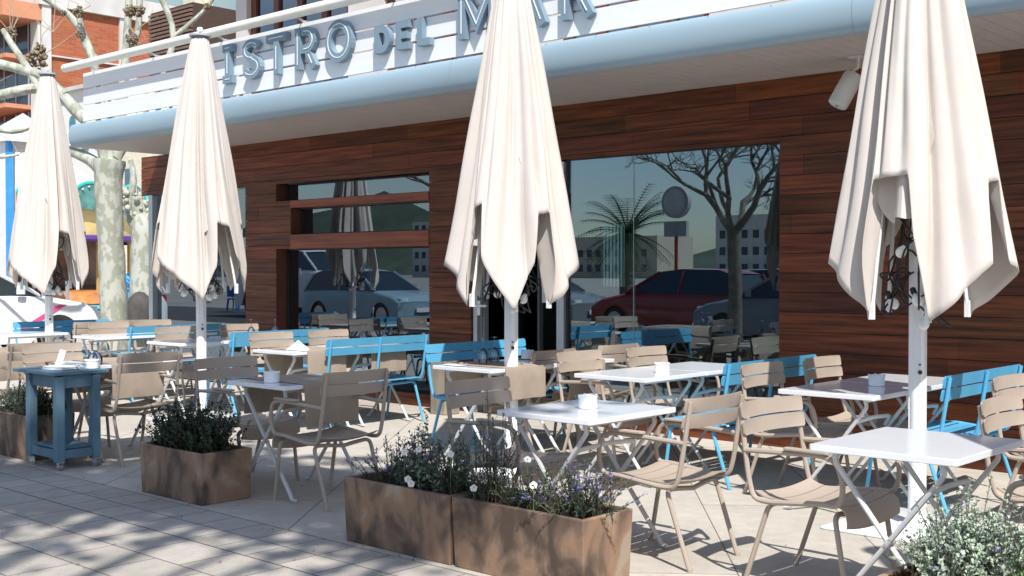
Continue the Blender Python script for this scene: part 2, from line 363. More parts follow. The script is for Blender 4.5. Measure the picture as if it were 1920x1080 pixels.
# upper storey set back behind the balcony
upm = mat('pale_render', (.66, .65, .62), .85, var=.06, scale=2, bump=.1, bscale=40)
UY = 1.57
b = MB()
for x0, x1, z0, z1 in ((-14.9, -14.63, 3.3, 6.2), (-12.3, -11.6, 3.3, 6.2), (-9.4, -8.6, 3.3, 6.2), (-6.6, -5.6, 3.3, 6.2), (-3.4, -2.6, 3.3, 6.2), (-.4, 3.5, 3.3, 6.2),
                       (-14.63, -.4, 5.9, 6.2)):
    b.box(x0, x1, UY, UY + .3, z0, z1)
b.box(-14.9, -14.6, UY + .3, 8, 3.3, 6.2)
b.build('upper_wall', upm, rest)
b = MB(); b.box(-15.2, 3.5, UY - .5, 8, 6.2, 6.4); b.build('roof_slab', upm, rest)
wf = mat('brown_window_timber', (.15, .05, .028), .5, var=.2, stretch=(3, 3, .5))
for x0, x1 in ((-14.63, -12.3), (-11.6, -9.4), (-8.6, -6.6), (-5.6, -3.4), (-2.6, -.4)):
    f = MB(); n = 4
    for k in range(n + 1): xx = x0 + (x1 - x0 - .12) * k / n; f.box(xx, xx + .12, UY + .08, UY + .18, 3.34, 5.9)
    for k in range(n): a = x0 + (x1 - x0 - .12) * k / n + .12; c = x0 + (x1 - x0 - .12) * (k + 1) / n; f.box(a, c, UY + .08, UY + .18, 3.34, 3.44); f.box(a, c, UY + .08, UY + .18, 5.8, 5.9)
    fo = f.build('window', wf, rest)
    g = MB(); g.box(x0 + .12, x1 - .12, UY + .12, UY + .13, 3.44, 5.8); g.build('pane', GL, fo)
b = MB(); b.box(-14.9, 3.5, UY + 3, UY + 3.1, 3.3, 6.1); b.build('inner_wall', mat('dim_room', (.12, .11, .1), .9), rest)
b = MB(); b.box(-14.3, 3.5, -1.2, UY + 3, ZS + .201, ZS + .24); b.build('balcony_floor', mat('terracotta_balcony_tiles', (.32, .15, .09), .8, var=.2, scale=8), rest)
# ground floor room
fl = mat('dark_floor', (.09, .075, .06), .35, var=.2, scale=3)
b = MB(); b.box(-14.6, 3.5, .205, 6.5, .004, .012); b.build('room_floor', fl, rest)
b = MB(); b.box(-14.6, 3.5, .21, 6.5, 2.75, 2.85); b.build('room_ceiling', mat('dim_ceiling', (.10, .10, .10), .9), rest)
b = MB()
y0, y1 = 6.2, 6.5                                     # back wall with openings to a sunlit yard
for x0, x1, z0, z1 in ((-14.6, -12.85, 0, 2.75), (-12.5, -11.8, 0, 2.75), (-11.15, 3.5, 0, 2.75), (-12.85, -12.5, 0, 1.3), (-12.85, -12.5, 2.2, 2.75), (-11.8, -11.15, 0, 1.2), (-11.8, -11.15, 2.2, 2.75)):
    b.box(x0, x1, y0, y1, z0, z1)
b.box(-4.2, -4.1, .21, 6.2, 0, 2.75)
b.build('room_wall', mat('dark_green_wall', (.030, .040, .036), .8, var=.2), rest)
b = MB()
for x0, x1 in ((-12.85, -12.5), (-11.8, -11.15)):
    xx = x0
    while xx < x1: b.box(xx, xx + .015, y1 - .05, y1 - .03, 1.2, 2.2); xx += .07
b.build('rear_window_grille', mat('pale_green_metal', (.45, .6, .55), .5), rest)
b = MB()
for cx in (-12.2, -10.6): b.box(cx - .18, cx + .18, 2.2, 2.56, 0, 2.75)
b.build('inner_column', mat('pale_column', (.30, .33, .32), .6), rest)
b = MB(); b.box(-6.9, -4.4, 3.9, 4.4, 0, 1.1); b.box(-6.9, -4.4, 5.6, 5.9, 1.3, 1.34); b.box(-6.9, -4.4, 5.6, 5.9, 1.75, 1.79); b.build('bar_counter', mat('dark_bar', (.05, .035, .03), .3, var=.2), rest)
b = MB(); b.box(-14.9, -6, 12.5, 12.9, -.04, 6); yard = b.build('yard_wall', mat('mint_render', (.62, .74, .68), .9, var=.05), None); yard.location = (0, WALL, 0)
tag(yard, 'pale mint wall seen through the grilles of the rear windows', 'wall')
# little plants and white board on the inner sill, behind the middle window slot
for i, (px_, s_) in enumerate(((-11.05, .2), (-10.72, .19), (-10.2, .21), (-9.85, .15), (-9.45, .2))):
    pt = empty('potted_cactus', (px_, WALL + .42, 1.80)); tag(pt, ['small dark cactus at the left end of the narrow window slot', 'round dark cactus second along the narrow window slot', 'pointed dark cactus in the middle of the narrow window slot', 'low spiky dark plant right of the middle in the narrow window slot', 'tall dark plant at the right end of the narrow window slot'][i], 'plant', 'plants on the shelf behind the narrow window slot')
    q = MB(); q.lathe([(.05, 0), (.065, .09), (.06, .09)], 10); q.build('pot', mat('dark_pot', (.04, .03, .03), .6), pt)
    q = MB(); q.lathe([(.04, .09), (.075, .12), (.085, .12 + s_ * .3), (.06, .12 + s_ * .7), (.012, .12 + s_)], 10)
    for k in range(9):
        a = rnd.random() * 6.28; q.tube([(0, 0, .12), (.06 * math.cos(a), .06 * math.sin(a), .12 + s_ * .6), (.12 * math.cos(a), .12 * math.sin(a), .1 + s_ * rnd.uniform(.5, 1.1))], [.008, .006, .001], 4)
    q.build('foliage', mat('dark_green_cactus', (.02, .04, .025), .6), pt)
sh = MB(); sh.box(-11.6, -9.1, .28, .56, 1.775, 1.80); sh.build('sill_shelf', darkw, rest)

# balcony railing boards, handrail
rail = empty('balcony_railing', (0, 7.45, 0)); tag(rail, 'white board balcony railing with a round cream handrail above the canopy', 'railing')
for z0 in (3.375, 3.587, 3.799):
    b = MB(); xs = [-14.28, -10.1, -6.0, -1.9, 3.5]
    for a, c in zip(xs[:-1], xs[1:]): b.box(a + .001, c - .001, rnd.uniform(-.002, .002), .022, z0, z0 + .192)
    b.build('board', slatm, rail, bevel=.002)
b = MB(); b.tube([(-14.55, -.11, 4.075), (3.5, -.11, 4.075)], .052, 14); b.build('handrail', railm, rail)
for i in range(13):
    x = -14.0 + i * 1.42; q = MB(); q.box(x, x + .05, .024, .07, 3.24, 4.02); q.tube([(x + .025, .045, 4.0), (x + .025, -.11, 4.06)], .012, 6); q.build('post', alu, rail)
    q = MB(); q.box(x + .3, x + .335, .024, .05, 3.30, 3.6); q.build('bracket', mat('green_grey_bracket', (.35, .42, .38), .5), rail)

# sign letters
def ribbon(mb, pts, w, y0, y1, closed=False):
    """stroke of a letter: mitred band in the x-z plane with depth y0..y1"""
    P = [Vector((p[0], p[1])) for p in pts]; m = len(P); L = []; Q = []
    for i in range(m):
        a = P[i - 1] if (i > 0 or closed) else None; c = P[(i + 1) % m] if (i < m - 1 or closed) else None
        d1 = (P[i] - a).normalized() if a is not None else (c - P[i]).normalized(); d2 = (c - P[i]).normalized() if c is not None else d1
        n1 = Vector((-d1.y, d1.x)); n2 = Vector((-d2.y, d2.x)); n = (n1 + n2).normalized(); k = w / 2 / max(.45, n.dot(n1)); L.append(P[i] + n * k); Q.append(P[i] - n * k)
    vs = [(q.x, yy, q.y) for yy in (y0, y1) for q in L + Q]; fs = []
    for i in range(m if closed else m - 1):
        j = (i + 1) % m; o = 2 * m
        fs += [(i, j, m + j, m + i), (o + m + i, o + m + j, o + j, o + i), (i, o + i, o + j, j), (m + j, o + m + j, o + m + i, m + i)]
    if not closed: fs += [(0, m, 3 * m, 2 * m), (m - 1, 3 * m - 1, 4 * m - 1, 2 * m - 1)]
    mb.add(vs, fs)
def arc(cx, cy, rx, ry, a0, a1, n=14): return [(cx + rx * math.cos(R(a0 + (a1 - a0) * k / n)), cy + ry * math.sin(R(a0 + (a1 - a0) * k / n))) for k in range(n + 1)]
GLY = {  # strokes on a unit cell: width w, height 1
 'I': (.42, [([(.21, 0.13), (.21, .87)], 0), ([(.02, .1), (.40, .1)], 0), ([(.02, .9), (.40, .9)], 0)]),
 'S': (.70, [(arc(.35, .72, .22, .18, 20, 270, 14) + arc(.35, .29, .24, .19, 85, -160, 14)[1:], 0)]),
 'T': (.74, [([(.37, 0), (.37, .8)], 0), ([(0, .89), (.74, .89)], 0)]),
 'R': (.76, [([(.12, 0), (.12, 1)], 0), ([(.23, .89)] + arc(.42, .68, .2, .21, 90, -90, 10) + [(.23, .47)], 0), ([(.43, .42), (.66, 0)], 0)]),
 'O': (.88, [(arc(.44, .5, .32, .39, 0, 360, 28)[:-1], 1)]),
 'B': (.72, [([(.12, 0), (.12, 1)], 0), ([(.23, .89)] + arc(.40, .70, .18, .19, 90, -90, 10) + [(.23, .51)], 0), ([(.38, .51)] + arc(.40, .31, .21, .20, 90, -90, 10) + [(.23, .11)], 0)]),
 'D': (.74, [([(.12, 0), (.12, 1)], 0), ([(.23, .88)] + arc(.34, .5, .28, .38, 90, -90, 12) + [(.23, .12)], 0)]),
 'E': (.62, [([(.12, 0), (.12, 1)], 0), ([(.22, .89), (.6, .89)], 0), ([(.22, .5), (.52, .5)], 0), ([(.22, .11), (.6, .11)], 0)]),
 'L': (.60, [([(.12, 0), (.12, 1)], 0), ([(.22, .11), (.6, .11)], 0)]),
 'M': (1.06, [([(.12, 0), (.12, 1)], 0), ([(.94, 0), (.94, 1)], 0), ([(.17, .95), (.53, .26), (.89, .95)], 0)]),
 'A': (.92, [([(.09, 0), (.46, .96)], 0), ([(.46, .96), (.83, 0)], 0), ([(.24, .29), (.68, .29)], 0)])}
sign = empty('sign_lettering', (0, 7.447, 0)); tag(sign, 'raised grey blue letters BISTRO DEL MAR fixed to the white balcony boards', 'sign')
def letter(ch, x0, x1, z0, z1, inline=True, wf_=.20):
    gw, st = GLY[ch]; H = z1 - z0; sx = (x1 - x0) / gw; o = MB(); il = MB(); w_ = wf_ * H
    for i, (pts, cl) in enumerate(st):
        q = [(x0 + p[0] * sx, z0 + p[1] * H) for p in pts]; ribbon(o, q, w_, -.062 + i * .0015, -.004, bool(cl))
        if inline:
            if not cl:
                c0, c1 = Vector(q[0]), Vector(q[-1]); q2 = list(q); k = .05 * H / .43
                d = (Vector(q[1]) - c0).normalized() * k; e = (Vector(q[-2]) - c1).normalized() * k; q2[0] = tuple(c0 + d); q2[-1] = tuple(c1 + e)
            else: q2 = q
            ribbon(il, q2, .0085, -.066, -.060, bool(cl))
    lo = o.build('letter', letterm, sign)
    if inline: il.build('inline', inl, lo)
for ch, a, c in (('B', -11.72, -11.34), ('I', -11.06, -10.86), ('S', -10.70, -10.34), ('T', -10.25, -9.90), ('R', -9.77, -9.40), ('O', -9.28, -8.84)): letter(ch, a, c, 3.505, 3.93)
for ch, a, c in (('D', -8.53, -8.30), ('E', -8.22, -8.04), ('L', -7.93, -7.76)): letter(ch, a, c, 3.52, 3.775, False, .26)
for ch, a, c in (('M', -7.41, -6.93), ('A', -6.83, -6.36), ('R', -6.22, -5.86)): letter(ch, a, c, 3.505, 3.93)

# loudspeaker under the soffit
spk = empty('loudspeaker', (-4.06, 8.12, 2.80)); tag(spk, 'white cylindrical loudspeaker hanging tilted under the soffit', 'loudspeaker')
q = MB(); q.lathe([(.0, -.135), (.062, -.135), (.072, -.128), (.075, -.11), (.075, .11), (.068, .13), (0, .132)], 24, caps=False); o = q.build('housing', mat('matt_white_plastic', (.62, .62, .61), .5), spk); o.rotation_euler = (R(-20), R(22), 0)
q = MB(); q.lathe([(0, -.004), (.008, -.003), (.008, 0)], 8, (0, 0, -.136)); q.build('dot', black, o)
q = MB(); q.tube([(.0, 0, .1), (.09, .02, .16), (.09, .02, .24)], .012, 8); q.box(.03, .15, -.04, .08, .225, .238); q.build('bracket', mat('matt_white_plastic', (.62, .62, .61), .5), spk)

# ------------------------------------------------------------------ chairs
def make_chair():
    t = empty('armchair')
    for s in (-1, 1):
        y = s * .248
        q = MB(); loop = [(-.285, y * .97, .825), (-.232, y, .50), (-.205, y, .405), (-.12, y, .398), (.15, y, .428), (.238, y, .425), (.262, y * 1.03, .52), (.232, y * 1.06, .625), (.15, y * 1.06, .645), (-.252, y, .625)]
        q.tube(fillet(loop, .05, 4), .0125, 8); q.build('side_frame', taupe, t)
        q = MB(); q.rbox(-.03, .20, y * 1.06 - .022, y * 1.06 + .022, .652, .664, .015); q.build('armrest', taupe, t)
        for f in (1, -1):
            x0, x1 = (.265, .20) if f > 0 else (-.27, -.135)
            q = MB(); q.tube(fillet([(x0, s * .222, 0), (x1, s * .226, .385), (x1 + .005 * f, s * .12, .378), (x1 + .01 * f, 0, .364)], .05, 5), .0125, 8)
            q.lathe([(.014, 0), (.015, .012), (.013, .02)], 8, (x0, s * .222, 0)); q.build('leg', taupe, t)
    prof = [(-.205, .445), (-.16, .422), (-.10, .412), (-.03, .410), (.05, .414), (.13, .424), (.19, .432), (.235, .428), (.262, .405), (.270, .37), (.270, .335)]
    # cut the profile in slats
    seat = MB(); dens = []
    for a, c in zip(prof[:-1], prof[1:]):
        for k in range(4): dens.append((a[0] + (c[0] - a[0]) * k / 4, a[1] + (c[1] - a[1]) * k / 4))
    dens.append(prof[-1]); edges = [0]; acc = 0; cuts = [.078 * (i + 1) for i in range(5)]; L = 0; idx = []
    cum = [0]
    for a, c in zip(dens[:-1], dens[1:]): cum.append(cum[-1] + math.hypot(c[0] - a[0], c[1] - a[1]))
    tot = cum[-1]; ns = 6; sl = [(tot - .115) * i / 5 for i in range(6)] + [tot]
    def pt(u):
        for i in range(len(cum) - 1):
            if cum[i + 1] >= u: k = (u - cum[i]) / (cum[i + 1] - cum[i] + 1e-9); return (dens[i][0] + (dens[i + 1][0] - dens[i][0]) * k, dens[i][1] + (dens[i + 1][1] - dens[i][1]) * k)
        return dens[-1]
    for i in range(ns):
        u0, u1 = sl[i] + .004, sl[i + 1] - .004; nu = 8 if i == ns - 1 else 3; nv = 9
        top = []; 
        for a in range(nu + 1):
            x, z = pt(u0 + (u1 - u0) * a / nu)
            for c in range(nv): yy = -.238 + .476 * c / (nv - 1); k = 1 - (yy / .238) ** 2; top.append((x, yy, z - .02 * k))
        n0 = len(top); bot = [(x - (.004 if i == ns - 1 else 0), y, z - .006) for x, y, z in top]; fs = []
        for a in range(nu):
            for c in range(nv - 1): q0 = a * nv + c; fs += [(q0, q0 + nv, q0 + nv + 1, q0 + 1), (n0 + q0 + 1, n0 + q0 + nv + 1, n0 + q0 + nv, n0 + q0)]
        rim = [c for c in range(nv)] + [a * nv + nv - 1 for a in range(1, nu + 1)] + [nu * nv + c for c in range(nv - 2, -1, -1)] + [a * nv for a in range(nu - 1, 0, -1)]
        for a, c in zip(rim, rim[1:] + rim[:1]): fs.append((a, c, n0 + c, n0 + a))
        seat.add(top + bot, fs, True)
    seat.build('seat', taupe, t)
    back = MB()
    for z0, z1 in ((.693, .762), (.770, .842)):
        nv = 11; vs = []
        for side in (0, 1):
            for zz in (0, .15, .85, 1):
                z = z0 + (z1 - z0) * zz; xb = -.285 + (.845 - z) * .17 + side * .007
                for c in range(nv):
                    u = -1 + 2 * c / (nv - 1); hw = .262 - (.012 if zz in (0, 1) else 0); yy = hw * u; vs.append((xb + .010 - .034 * (1 - u * u), yy, z))
        g = lambda s_, r_, c_: s_ * 4 * nv + r_ * nv + c_; fs = []
        for r_ in range(3):
            for c in range(nv - 1): fs += [(g(0, r_, c), g(0, r_ + 1, c), g(0, r_ + 1, c + 1), g(0, r_, c + 1)), (g(1, r_, c), g(1, r_, c + 1), g(1, r_ + 1, c + 1), g(1, r_ + 1, c))]
        rim = [(0, c) for c in range(nv)] + [(r_, nv - 1) for r_ in (1, 2, 3)] + [(3, c) for c in range(nv - 2, -1, -1)] + [(r_, 0) for r_ in (2, 1)]
        for a, c in zip(rim, rim[1:] + rim[:1]): fs.append((g(0, *a), g(0, *c), g(1, *c), g(1, *a)))
        back.add(vs, fs, True)
    back.build('backrest', taupe, t)
    return t
chair0 = make_chair(); KIDS['armchair'] = list(chair0.children); used = [False]
def chair(x, y, face, label, group, jit=0):
    """x is the X of the backrest; face +1 looks to +X, -1 to -X"""
    c = chair0 if not used[0] else dup(chair0); used[0] = True
    c.location = (x + .25 * face, y, 0); c.rotation_euler.z = (0 if face > 0 else math.pi) + R(jit); tag(c, label, 'chair', group); return c
GC = 'taupe slatted metal armchairs round the cafe tables'
CH = [(-3.20, 4.97, -1, 1, 'taupe armchair with its back to us, right of the nearest table with a white pot'),
 (-2.86, 4.99, 1, -3, 'sunlit taupe armchair drawn up to the big white table at the right edge'),
 (-4.62, 4.80, 1, 1, 'taupe armchair dappled with shade left of the white table behind the violet rosemary'),
 (-5.62, 4.70, -1, 0, 'brown looking armchair seen from behind at the shaded table with a linen runner'),
 (-7.10, 4.78, 1, 0, 'dark shaded armchair in front of the second umbrella pole from the left'),
 (-8.02, 4.70, -1, -1, 'taupe armchair seen from behind just right of the blue trolley'),
 (-9.50, 4.68, 1, 0, 'taupe armchair whose back rises behind the papers on the blue trolley'),
 (-9.83, 4.70, -1, 0, 'taupe armchair back to back behind the trolley, at the left edge of the photo'),
 (-5.66, 6.98, 1, 0, 'nearer sunlit armchair at the double white table before the big window'),
 (-5.58, 7.74, 1, -1, 'farther sunlit armchair at the double white table before the big window'),
 (-5.98, 7.86, -1, -2, 'armchair half hidden behind the two pale ones by the big window'),
 (-5.95, 6.98, -1, 0, 'half shaded armchair right of the middle umbrella pole'),
 (-4.02, 6.90, 1, 0, 'nearer armchair at the shaded table left of the right umbrella pole'),
 (-3.99, 7.68, 1, 0, 'farther armchair, lit on its right half, left of the right umbrella pole'),
 (-9.66, 7.03, 1, 0, 'sunlit armchair at the near left of the table with the folded napkin'),
 (-9.62, 7.72, 1, 0, 'sunlit armchair behind the folded napkin'),
 (-11.42, 7.86, 1, 0, 'armchair with only its right end in sun, before the glass right of the second umbrella'),
 (-11.42, 7.04, 1, 0, 'armchair half in sun, left of the second umbrella pole'),
 (-13.0, 7.10, 1, 0, 'sunlit armchair behind the thin white table right of the first umbrella'),
 (-13.2, 7.80, 1, 0, 'sunlit armchair against the glass corner of the building'),
 (-13.28, 7.04, -1, 0, 'dark armchair back at the right end of the farthest blue bench'),
 (-13.45, 7.72, -1, 0, 'farthest armchair, peeping out below the plane tree trunk'),
 (-2.46, 7.05, 1, 0, 'armchair with a sunlit top slat at the right edge against the blue bench'),
 (-2.06, 5.80, 1, 0, 'dark shaded armchair at the right edge in front of the sunlit slat'),
 (-1.16, 4.95, -1, 0, 'armchair mostly outside the right edge, its seat showing above the silvery plant')]
for x, y, f, j, lb in CH: chair(x, y, f, lb, GC, j)

# ------------------------------------------------------------------ benches
def make_bench():
    t = empty('bench'); Lh = .60
    for yy in (-.585, 0, .585):
        q = MB(); q.tube(fillet([(-.285, yy, .835), (-.232, yy, .50), (-.205, yy, .41), (-.12, yy, .40), (.15, yy, .425), (.235, yy, .41)], .05), .0125, 8); q.build('back_post', blue, t)
    for s in (-1, 1):
        for f in (1, -1):
            x0, x1 = (.26, .20) if f > 0 else (-.27, -.135)
            q = MB(); q.tube(fillet([(x0, s * .555, 0), (x1, s * .56, .385), (x1, s * .46, .380), (x1, 0, .372)], .05, 5), .0125, 8); q.build('leg', blue, t)
    seat = MB()
    for i, (x0, z) in enumerate(((-.20, .418), (-.12, .412), (-.04, .412), (.04, .416), (.12, .424))): seat.rbox(x0, x0 + .072, -Lh, Lh, z, z + .007, .012)
    seat.rbox(.20, .262, -Lh, Lh, .424, .431, .012); seat.build('seat', blue, t)
    back = MB()
    for z0, z1 in ((.693, .762), (.770, .842)):
        sh = (.845 - z0) * .17; sh1 = (.845 - z1) * .17; vs = []; hw = Lh + .025
        out = [(-hw + .012, 0), (hw - .012, 0), (hw, .2), (hw, .8), (hw - .012, 1), (-hw + .012, 1), (-hw, .8), (-hw, .2)]
        for d in (0, .007):
            for y_, k in out: vs.append((-.272 + d + sh + (sh1 - sh) * k, y_, z0 + (z1 - z0) * k))
        back.add(vs, [tuple(range(7, -1, -1)), tuple(range(8, 16))] + [(i, (i + 1) % 8, 8 + (i + 1) % 8, 8 + i) for i in range(8)])
    back.build('backrest', blue, t)
    return t
bench0 = make_bench(); KIDS['bench'] = list(bench0.children); ub = [False]
for x, y, f, lb in ((-8.28, 7.22, -1, 'sunlit blue bench seen from behind, between the left window and the linen covered tables'),
                    (-7.10, 7.34, 1, 'sky blue bench facing us, mostly in deep shade beside the middle umbrella pole'),
                    (-4.20, 7.28, -1, 'sky blue bench behind the double white table by the big window, far end shaded'),
                    (-2.76, 7.36, -1, 'sky blue bench seen from behind right of the right umbrella pole'),
                    (-11.75, 7.24, -1, 'sky blue bench shaded in the middle, behind the second umbrella pole from the left'),
                    (-9.95, 7.34, -1, 'sky blue bench behind the armchairs at the folded napkin table'),
                    (-13.85, 6.95, 1, 'farthest sky blue bench, in front of the white taxi')):
    c = bench0 if not ub[0] else dup(bench0); ub[0] = True
    c.location = (x + .25 * f, y, 0); c.rotation_euler.z = 0 if f > 0 else math.pi; tag(c, lb, 'bench', 'sky blue metal benches')

# ------------------------------------------------------------------ tables
TW, TD = .62, .73
def make_table():
    t = empty('cafe_table')
    q = MB(); q.rbox(-TW / 2, TW / 2, -TD / 2, TD / 2, .712, .740, .012); q.build('tabletop', white, t)
    for s in (-1, 1):
        for k in (-1, 1):
            y = s * .285 + k * .014; q = MB()
            q.tube(fillet([(-k * .225, y, .705), (-k * .238, y, .665), (-k * .0, y, .355), (k * .245, y, .045), (k * .262, y, .016), (k * .295, y, .014)], .03, 5), .0135, 8, ry=.0115)
            q.build('leg', tube_g, t)
        q = MB(); q.tube([(0, s * .285 - .03, .357), (0, s * .285 + .03, .357)], .007, 8); q.build('pivot_bolt', alu, t)
    q = MB(); q.tube(fillet([(.09, -.26, .50), (.13, -.24, .56), (.14, 0, .575), (.13, .24, .56), (.09, .26, .50)], .05), .014, 8, ry=.010); q.build('folding_brace', tube_g, t)
    for k in (-1, 1): q = MB(); q.tube([(k * .225, -.30, .70), (k * .225, .30, .70)], .011, 8); q.build('top_bar', tube_g, t)
    return t
table0 = make_table(); KIDS['cafe_table'] = list(table0.children); ut = [False]
TAB = [(-4.14, 4.41, 'white square cafe table with a white pot behind the violet rosemary planter', 0),
 (-2.37, 4.42, 'large looking white cafe table at the right edge, half crossed by shadow', 0),
 (-5.21, 6.34, 'nearer half of the double white table before the big window, carrying a white pot', 0),
 (-5.21, 7.075, 'farther half of the double white table before the big window, empty', 0),
 (-3.61, 6.34, 'shaded white table with a pot, left of the right umbrella pole', 0),
 (-3.61, 7.075, 'sunlit white table behind the right umbrella pole', 0),
 (-6.56, 4.41, 'table half covered by a linen runner with a white pot, between two brown armchairs', 1),
 (-8.92, 4.40, 'table with a linen runner behind the blue trolley', 1),
 (-10.85, 4.40, 'table with a linen runner at the left edge of the photo', 1),
 (-6.45, 6.16, 'shaded table with cutlery and upturned glasses beside the middle umbrella pole', 1),
 (-6.45, 6.90, 'shaded table holding a pot, just behind the middle umbrella pole', 1),
 (-8.97, 6.30, 'sunlit table carrying the folded white napkin', 1),
 (-8.97, 7.035, 'table under a linen runner behind the long sunlit blue bench', 1),
 (-10.80, 6.30, 'grey shaded table behind the second umbrella pole from the left', 0),
 (-10.80, 7.035, 'shaded table by the bench with a dark middle, far side of the second umbrella', 0),
 (-12.35, 6.30, 'thin looking white table right of the first umbrella pole', 0),
 (-12.35, 7.035, 'far white table hidden behind the armchairs near the glass corner', 0),
 (-13.6, 5.85, 'far shaded table below the blue bench and the taxi', 0)]
for x, y, lb, run in TAB:
    c = table0 if not ut[0] else dup(table0); ut[0] = True
    c.location = (x + TW / 2, y + TD / 2, 0); tag(c, lb, 'table', 'white folding cafe tables')
def runner_mesh(seed):
    rr = random.Random(seed); q = MB(); hw = .22; vs = []; path = []
    dl, dr_ = .25 + rr.uniform(-.015, .02), .25 + rr.uniform(-.015, .02)
    z = .7435; path = [(-TW / 2 - .014, z - dl), (-TW / 2 - .012, z - dl * .5), (-TW / 2 - .010, z - .02), (-TW / 2 - .002, z)] + [(-TW / 2 + TW * k / 8, z + (.0008 if k % 2 else 0)) for k in range(1, 8)] + [(TW / 2 + .002, z), (TW / 2 + .010, z - .02), (TW / 2 + .012, z - dr_ * .5), (TW / 2 + .014, z - dr_)]
    nv = 9; n = len(path)
    for side in (0, 1):
        for i, (x, zz) in enumerate(path):
            for c in range(nv):
                y = -hw + 2 * hw * c / (nv - 1); hang = max(0, z - .03 - zz); vs.append((x + (1 if x > 0 else -1) * (.010 * math.sin(c * 1.4 + seed) * hang / .25 + .002 * side), y + .02 * hang * math.sin(i + seed), zz + .0016 * side))
    g = lambda s_, i, c: s_ * n * nv + i * nv + c; fs = []
    for i in range(n - 1):
        for c in range(nv - 1): fs += [(g(0, i, c), g(0, i, c + 1), g(0, i + 1, c + 1), g(0, i + 1, c)), (g(1, i, c), g(1, i + 1, c), g(1, i + 1, c + 1), g(1, i, c + 1))]
    for i in range(n - 1): fs += [(g(0, i, 0), g(0, i + 1, 0), g(1, i + 1, 0), g(1, i, 0)), (g(0, i, nv - 1), g(1, i, nv - 1), g(1, i + 1, nv - 1), g(0, i + 1, nv - 1))]
    fs += [(g(0, 0, c), g(1, 0, c), g(1, 0, c + 1), g(0, 0, c + 1)) for c in range(nv - 1)] + [(g(0, n - 1, c), g(0, n - 1, c + 1), g(1, n - 1, c + 1), g(1, n - 1, c)) for c in range(nv - 1)]
    return q.add(vs, fs, True)
RUN = {-6.56: 'taupe linen runner hanging from the front table between the two brown armchairs', -8.92: 'taupe linen runner on the table behind the blue trolley', -10.85: 'taupe linen runner on the table at the left edge',
       (-6.45, 6.16): 'linen runner on the shaded cutlery table beside the middle pole', (-6.45, 6.90): 'linen runner on the shaded pot table behind the middle pole',
       (-8.97, 6.30): 'pale sunlit linen runner on the napkin table', (-8.97, 7.035): 'pale sunlit linen runner seen under the right half of the blue bench back'}
i = 0
for x, y, lb, run in TAB:
    if run:
        i += 1; o = runner_mesh(i).build('table_runner', linen, None, loc=(x + TW / 2, y + TD / 2, 0))
        tag(o, RUN.get(x) or RUN.get((x, y)), 'table runner', 'taupe linen table runners')

# pots on the tables
def make_pot():
    q = MB(); q.lathe([(0, .0), (.046, 0), (.050, .004), (.050, .056), (.0525, .058), (.0525, .066), (.047, .068), (.044, .064), (.040, .048), (0, .046)], 24, caps=False)
    for k in range(4):
        a = k * math.pi / 2 + .4; q.box(.046 * math.cos(a) - .006, .046 * math.cos(a) + .006, .046 * math.sin(a) - .006, .046 * math.sin(a) + .006, .066, .073)
    return q.build('lidded_pot', china)
pot0 = make_pot(); first = True
for (x, y, z), lb in (((-3.83, 4.78, .741), 'white china pot on the nearest table behind the violet rosemary'), ((-4.78, 6.80, .741), 'white china pot on the double white table by the big window'),
                      ((-3.25, 6.93, .741), 'blue grey looking china pot in the shade beside the right pole'), ((-6.22, 4.52, .741), 'white china pot on the table with a linen runner in front'),
                      ((-6.30, 7.08, .746), 'grey looking pot in shade just right of the middle pole'), ((-8.28, 4.38, .722), 'white china bowl on the blue trolley')):
    o = pot0 if first else pot0.copy()
    if not first: COL.objects.link(o)
    first = False; o.location = (x, y, z); o.rotation_euler.z = rnd.random(); tag(o, lb, 'pot', 'white china pots on the tables')
# upturned wine glasses
q = MB(); q.lathe([(.031, 0), (.037, .03), (.040, .055), (.036, .085), (.018, .112), (.005, .12), (.0035, .135), (.0035, .185), (.006, .192), (.034, .196), (.034, .198), (.0, .1985)], 20, caps=False)
g0 = q.build('wine_glass', GLs); first = True
for (x, y, z), lb in (((-6.24, 6.50, .7455), 'upturned wine glass nearest the cutlery on the shaded table'), ((-6.27, 6.66, .7455), 'upturned wine glass right behind, touching the middle umbrella pole'),
                      ((-8.72, 7.42, .7455), 'left of the two upturned glasses showing above the sunlit blue bench'), ((-8.62, 7.60, .7455), 'right of the two upturned glasses showing above the sunlit blue bench'),
                      ((-10.55, 7.40, .741), 'left of the two upturned glasses against the brown wall pillar'), ((-10.42, 7.62, .741), 'right of the two upturned glasses against the brown wall pillar'),
                      ((-8.35, 4.46, .722), 'upturned wine glass on the blue trolley beside the bowl'), ((-8.44, 4.47, .722), 'upturned wine glass at the back of the blue trolley')):
    o = g0 if first else g0.copy()
    if not first: COL.objects.link(o)
    first = False; o.location = (x, y, z); tag(o, lb, 'wine glass', 'upturned wine glasses')
